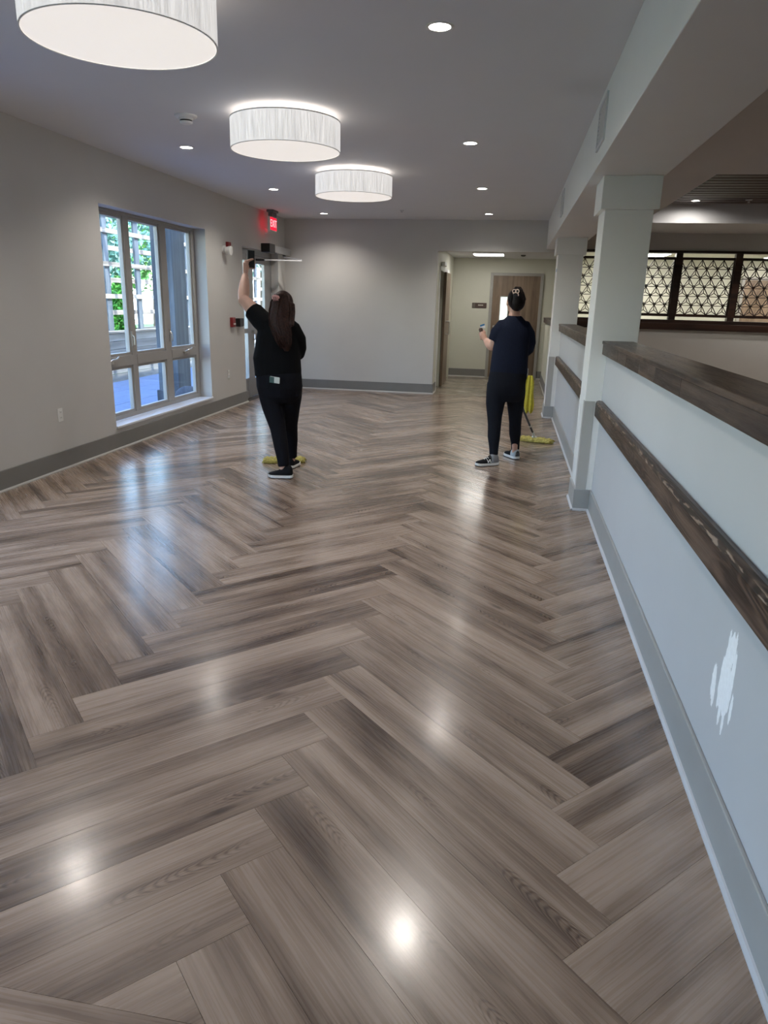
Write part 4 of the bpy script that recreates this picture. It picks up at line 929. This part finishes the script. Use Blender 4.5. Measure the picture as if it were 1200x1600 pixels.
for k in range(4): cp.tube([cc + Vector((-.02 + k * .014, -.008, .006)), cc + Vector((-.018 + k * .014, -.014, -.018)), cc + Vector((-.014 + k * .012, .002, -.034))], [.005, .0045, .002], 6)
cp.build('hair_clip', M['clip_pink'], p1)
br1 = MB(); br1.lathe([(.032, -.007), (.036, -.007), (.036, .007), (.032, .007), (.032, -.007)], (0, 0, 0), 'z', 20)
q = br1.build('bracelet', M['clip_cream'], None, origin=(0, 0, 0)); q.parent = p1; q.location = Vector((-2.437, 6.545, 1.735)) - Vector((-2.0, 6.28, 0)); q.rotation_euler = Vector((-.012, .055, .075)).to_track_quat('Z', 'Y').to_euler()
# phone in the raised hand
ph = MB().box((-.034, -.0045, -.075), (.034, .0045, .075)).build('phone', M['black'], origin=(0, 0, 0), bevel=.004, seg=3)
uu = Vector((.75, .66, 0)).normalized(); ph.location = PH + Vector((.001, .001, .048)); ph.rotation_euler = (0, .03, math.atan2(uu.y, uu.x)); tag(ph, 'black phone held up in the raised hand', 'phone')
MB().box((-.031, .0046, -.070), (.031, .0050, .070)).build('screen', M['winblack'], None, origin=(0, 0, 0)).parent = ph
ph2 = MB().box((-.046, -.006, -.024), (.046, .006, .032)).build('phone', M['phonewhite'], origin=(0, 0, 0), bevel=.006, seg=3); ph2.location = (-2.03, 6.122, .872); ph2.rotation_euler = (.12, .10, -.06); tag(ph2, 'pale phone sticking out of the back trouser pocket', 'phone')
MB().box((-.047, -.0072, -.024), (-.004, -.006, .030)).build('camera_panel', M['phonegreen'], None, origin=(0, 0, 0)).parent = ph2

# ---- person with the flat mop -----------------------------------------------
hc2 = (.022, 7.36, 1.60)
b = MB(); R2 = head_into(b, hc2, .42, .05)
b.tube([(.03, 7.36, 1.42), (.028, 7.355, 1.50), (.024, 7.36, 1.56)], [.066, .053, .052], 16)
b.rings([(.01, 7.35, .80, .17, .125, .2), (.01, 7.35, .95, .165, .12, .2), (.012, 7.35, 1.1, .16, .115, .2), (.018, 7.36, 1.28, .16, .105, .2), (.024, 7.36, 1.36, .13, .085, .2), (.028, 7.36, 1.42, .07, .06, .2)])
b.tube([(-.02, 7.35, 1.35), (-.085, 7.345, 1.335), (-.130, 7.35, 1.25), (-.150, 7.365, 1.165), (-.180, 7.43, 1.165), (-.215, 7.52, 1.188), (-.240, 7.585, 1.205)], [.06, .064, .060, .050, .050, .042, .029], 16)
b.tube([(.07, 7.38, 1.35), (.135, 7.405, 1.33), (.175, 7.44, 1.24), (.187, 7.48, 1.15), (.13, 7.56, 1.10), (.03, 7.63, 1.085), (-.03, 7.66, 1.08)], [.06, .064, .058, .047, .046, .038, .029], 16)
b.tube([(-.09, 7.32, .80), (-.10, 7.29, .6), (-.092, 7.25, .42), (-.088, 7.21, .27), (-.078, 7.165, .07)], [.095, .078, .05, .044, .034], 14)
b.tube([(.10, 7.38, .80), (.105, 7.42, .6), (.115, 7.45, .40), (.125, 7.485, .26), (.14, 7.525, .07)], [.095, .072, .048, .042, .034], 14)
MOP2 = (Vector((.372, 8.59, .06)), Vector((-.155, 7.55, 1.21)))
hm = MOP2[0].lerp(MOP2[1], .90)
grip(b, hm, MOP2[1] - MOP2[0], (-1, .1, 0), .014, .014, (-.03, 7.655, 1.085))
RAG = Vector((-.285, 7.64, 1.252))
grip(b, RAG, (-.35, .2, 1), (-.3, 1, 0), .016, .014, (-.240, 7.585, 1.205))
p2 = skin_obj(b, 'person', M['skin'], origin=(.03, 7.35, 0), vox=.0055, smooth=3)
tag(p2, 'person in navy tee and dark leggings with pinned-up dark hair, left forearm raised', 'person')
face_parts(p2, hc2, R2)
sh = MB()
sh.rings([(.010, 7.345, .90, .190, .148, .2), (.010, 7.345, .97, .188, .150, .2), (.012, 7.35, 1.08, .182, .145, .2), (.015, 7.355, 1.2, .176, .132, .2), (.022, 7.36, 1.30, .182, .122, .2), (.025, 7.36, 1.36, .170, .108, .2), (.028, 7.36, 1.415, .115, .09, .2), (.029, 7.36, 1.465, .066, .064, .2)])
sh.tube([(-.02, 7.35, 1.345), (-.075, 7.345, 1.345), (-.118, 7.35, 1.29), (-.140, 7.352, 1.215)], [.084, .088, .082, .076], 18)
sh.tube([(.07, 7.38, 1.345), (.125, 7.40, 1.34), (.165, 7.43, 1.28), (.186, 7.455, 1.20), (.185, 7.49, 1.14), (.15, 7.54, 1.10)], [.084, .088, .082, .074, .062, .055], 18)
skin_obj(sh, 'shirt', M['shirt2'], p2, vox=.009, smooth=5)
pn = MB()
pn.rings([(.01, 7.345, .97, .180, .14, .2), (.006, 7.34, .88, .192, .152, .2), (.004, 7.34, .79, .196, .158, .2), (.004, 7.34, .70, .190, .145, .2), (.004, 7.345, .63, .15, .10, .2)])
pn.tube([(-.085, 7.32, .80), (-.094, 7.305, .70), (-.10, 7.29, .6), (-.097, 7.26, .48), (-.092, 7.24, .40), (-.090, 7.21, .28), (-.082, 7.18, .17), (-.078, 7.168, .095)], [.112, .105, .095, .076, .068, .064, .048, .044], 18)
pn.tube([(.10, 7.37, .80), (.102, 7.395, .70), (.105, 7.42, .6), (.110, 7.44, .48), (.115, 7.45, .40), (.122, 7.48, .28), (.134, 7.515, .17), (.14, 7.53, .095)], [.108, .100, .090, .072, .064, .062, .046, .042], 18)
skin_obj(pn, 'leggings', M['pants2'], p2, vox=.009, smooth=5)
shoe(p2, (-.250, 7.045), (-.035, 7.175), 0, 'shoe', M['shoe_black'], M['shoe_grey'], M['sole'], mark=True)
shoe(p2, (.045, 7.70), (.165, 7.485), 0, 'shoe', M['shoe_black'], M['shoe_lightgrey'], M['sole'])
hr = MB()
hr.sphere((.032, 7.338, 1.622), 1, 24, 16, (.086, .094, .100)); hr.sphere((.045, 7.298, 1.60), 1, 20, 14, (.078, .062, .095)); hr.sphere((.04, 7.27, 1.655), 1, 18, 12, (.050, .045, .072)); hr.sphere((.04, 7.29, 1.69), 1, 16, 10, (.055, .05, .045))
hr.tube([(.045, 7.29, 1.52), (.042, 7.262, 1.58), (.04, 7.25, 1.65), (.04, 7.27, 1.71)], [.035, .04, .04, .025], 12)
hair2 = skin_obj(hr, 'hair', M['hair2'], p2, vox=.008, smooth=3)
ps = [[(.04 + a * .02, 7.268, 1.73), (.04 + a * .055, 7.232 + abs(a) * .02, 1.68), (.043 + a * .072, 7.232 + abs(a) * .03, 1.62), (.045 + a * .06, 7.245 + abs(a) * .02, 1.56), (.045 + a * .035, 7.27, 1.515)] for a in [-1, -.75, -.5, -.25, 0, .25, .5, .75, 1]]
stm = MB(); strands(stm, ps, .003, 60, (.008, .004, .01), 8); tag(stm.build('hair_strands', M['hair2'], hair2, sharp=False), kind='stuff')
cp = MB(); cc = Vector((.022, 7.222, 1.692))
for sx in (-1, 1):
    cp.tube([cc + Vector((sx * .014 + .017 * math.cos(t), -.006, .016 * math.sin(t))) for t in [i * 2 * PI / 12 for i in range(13)]], [.0038] * 13, 6)
cp.tube([cc + Vector((.02, -.006, -.014)), cc + Vector((.028, -.008, -.035)), cc + Vector((.022, .0, -.055))], [.0055, .005, .003], 6); cp.tube([cc + Vector((-.02, -.004, -.014)), cc + Vector((-.024, -.004, -.026))], [.005, .003], 6)
cp.build('hair_clip', M['clip_cream'], p2)
rg = MB().tube([RAG + Vector((.018, -.01, -.045)), RAG, RAG + Vector((-.014, .008, .04)), RAG + Vector((-.020, .01, .062)), RAG + Vector((-.022, .012, .075))], [.012, .014, .018, .022, .014], 12).build('handheld_tool', M['brown_sign']); tag(rg, 'small dark object gripped in the raised left hand of the person in navy', 'tool')
# yellow cloth hanging at the hip
cy = MB(); vs = []; nu, nv = 13, 18
for j in range(nv):
    t = j / (nv - 1); w = .024 + .022 * math.sin(t * PI * .8) + .006 * math.sin(t * 9)
    for side in (0, 1):
        for i in range(nu):
            a = -1 + 2 * i / (nu - 1)
            fold = .010 * math.sin(a * 7 + t * 3) * (.5 + t)
            vs.append((.224 + a * w + .012 * t, 7.25 + fold + .004 * side + .02 * (1 - t), .90 - .345 * t - (.03 * abs(math.sin(a * 3)) * t)))
fs = []
R_ = 2 * nu
for j in range(nv - 1):
    for i in range(nu - 1):
        fs.append((j * R_ + i, j * R_ + i + 1, (j + 1) * R_ + i + 1, (j + 1) * R_ + i)); fs.append((j * R_ + nu + i, (j + 1) * R_ + nu + i, (j + 1) * R_ + nu + i + 1, j * R_ + nu + i + 1))
    fs.append((j * R_, (j + 1) * R_, (j + 1) * R_ + nu, j * R_ + nu)); fs.append((j * R_ + nu - 1, j * R_ + 2 * nu - 1, (j + 1) * R_ + 2 * nu - 1, (j + 1) * R_ + nu - 1))
for j in (0, nv - 1):
    for i in range(nu - 1): fs.append((j * R_ + i, j * R_ + nu + i, j * R_ + nu + i + 1, j * R_ + i + 1))
tag(cy.add(vs, fs, True).build('cleaning_cloth', M['cloth_yellow'], sharp=False), 'yellow cleaning cloth hanging from the hip pocket of the person in navy', 'cloth')
# mops
def mop(ends, joint, top, label, seed):
    a, bb = Vector((*ends[0], 0)), Vector((*ends[1], 0)); d = (bb - a).normalized(); s = Vector((-d.y, d.x, 0)); L = (bb - a).length
    e = empty('flat_mop', (joint.x, joint.y, 0)); tag(e, label, 'mop', 'flat dust mops')
    r = random.Random(seed); mb = MB(); n = 26; m = 14; vs = []
    for i in range(n + 1):
        t = i / n; en = min(1, (min(t, 1 - t) * 7 + .25)); w = .068 * en ** .5 * (1 + r.uniform(-.08, .08)); hh = .058 * en ** .4 * (1 + r.uniform(-.12, .12))
        for j in range(m):
            al = PI * j / (m - 1); vs.append(a + d * (t * L) + s * (w * math.cos(al) * (1 + r.uniform(-.06, .06))) + Vector((0, 0, .001 + hh * max(0., math.sin(al)) ** .8)))
    fs = [(i * m + j, i * m + j + 1, (i + 1) * m + j + 1, (i + 1) * m + j) for i in range(n) for j in range(m - 1)] + [tuple(range(m)), tuple(range(n * m, n * m + m))] + [(i * m, (i + 1) * m, (i + 1) * m + m - 1, i * m + m - 1) for i in range(n)]
    hd = mb.add(vs, fs, True).build('mop_head', M['mop'], e, sharp=False)
    lp = MB()
    for i in range(150):
        t = r.random(); sg = r.choice((-1, 1)); w = .066 * min(1, (min(t, 1 - t) * 7 + .25)) ** .5; c = a + d * (t * L)
        p0 = c + s * sg * w * .6 + Vector((0, 0, .042)); p1 = c + s * sg * w * 1.02 + d * r.uniform(-.02, .02) + Vector((0, 0, .026)); p2_ = c + s * sg * w * 1.14 + d * r.uniform(-.03, .03) + Vector((0, 0, .007))
        lp.tube([p0, p1, p2_], [.0045, .006, .005], 5)
    tag(lp.build('yarn_loops', M['mop'], hd, sharp=False), kind='stuff')
    MB().tube([joint + Vector((0, 0, -.006)) - d * .03, joint + Vector((0, 0, -.006)) + d * .03], .014, 10).tube([joint, joint.lerp(top, .07)], [.015, .012], 10).build('swivel_joint', M['vent'], e)
    MB().tube([joint.lerp(top, .05), top], [.0125, .0125], 12).build('handle', M['darkgrey'], e); MB().tube([top.lerp(joint, .09), top, top + (top - joint).normalized() * .006], [.016, .016, .010], 12).build('grip', M['black'], e)
    k = joint.lerp(top, .12); MB().tube([k, joint.lerp(top, .135)], .0145, 12).build('collar', M['steel'], e)
mop(((-2.335, 6.625), (-1.945, 6.77)), MOP1[0], MOP1[1], 'yellow flat mop on the floor behind the person in black', 3)
mop(((.20, 8.66), (.585, 8.52)), MOP2[0], MOP2[1], 'yellow flat mop with long dark handle beside the person in navy', 4)
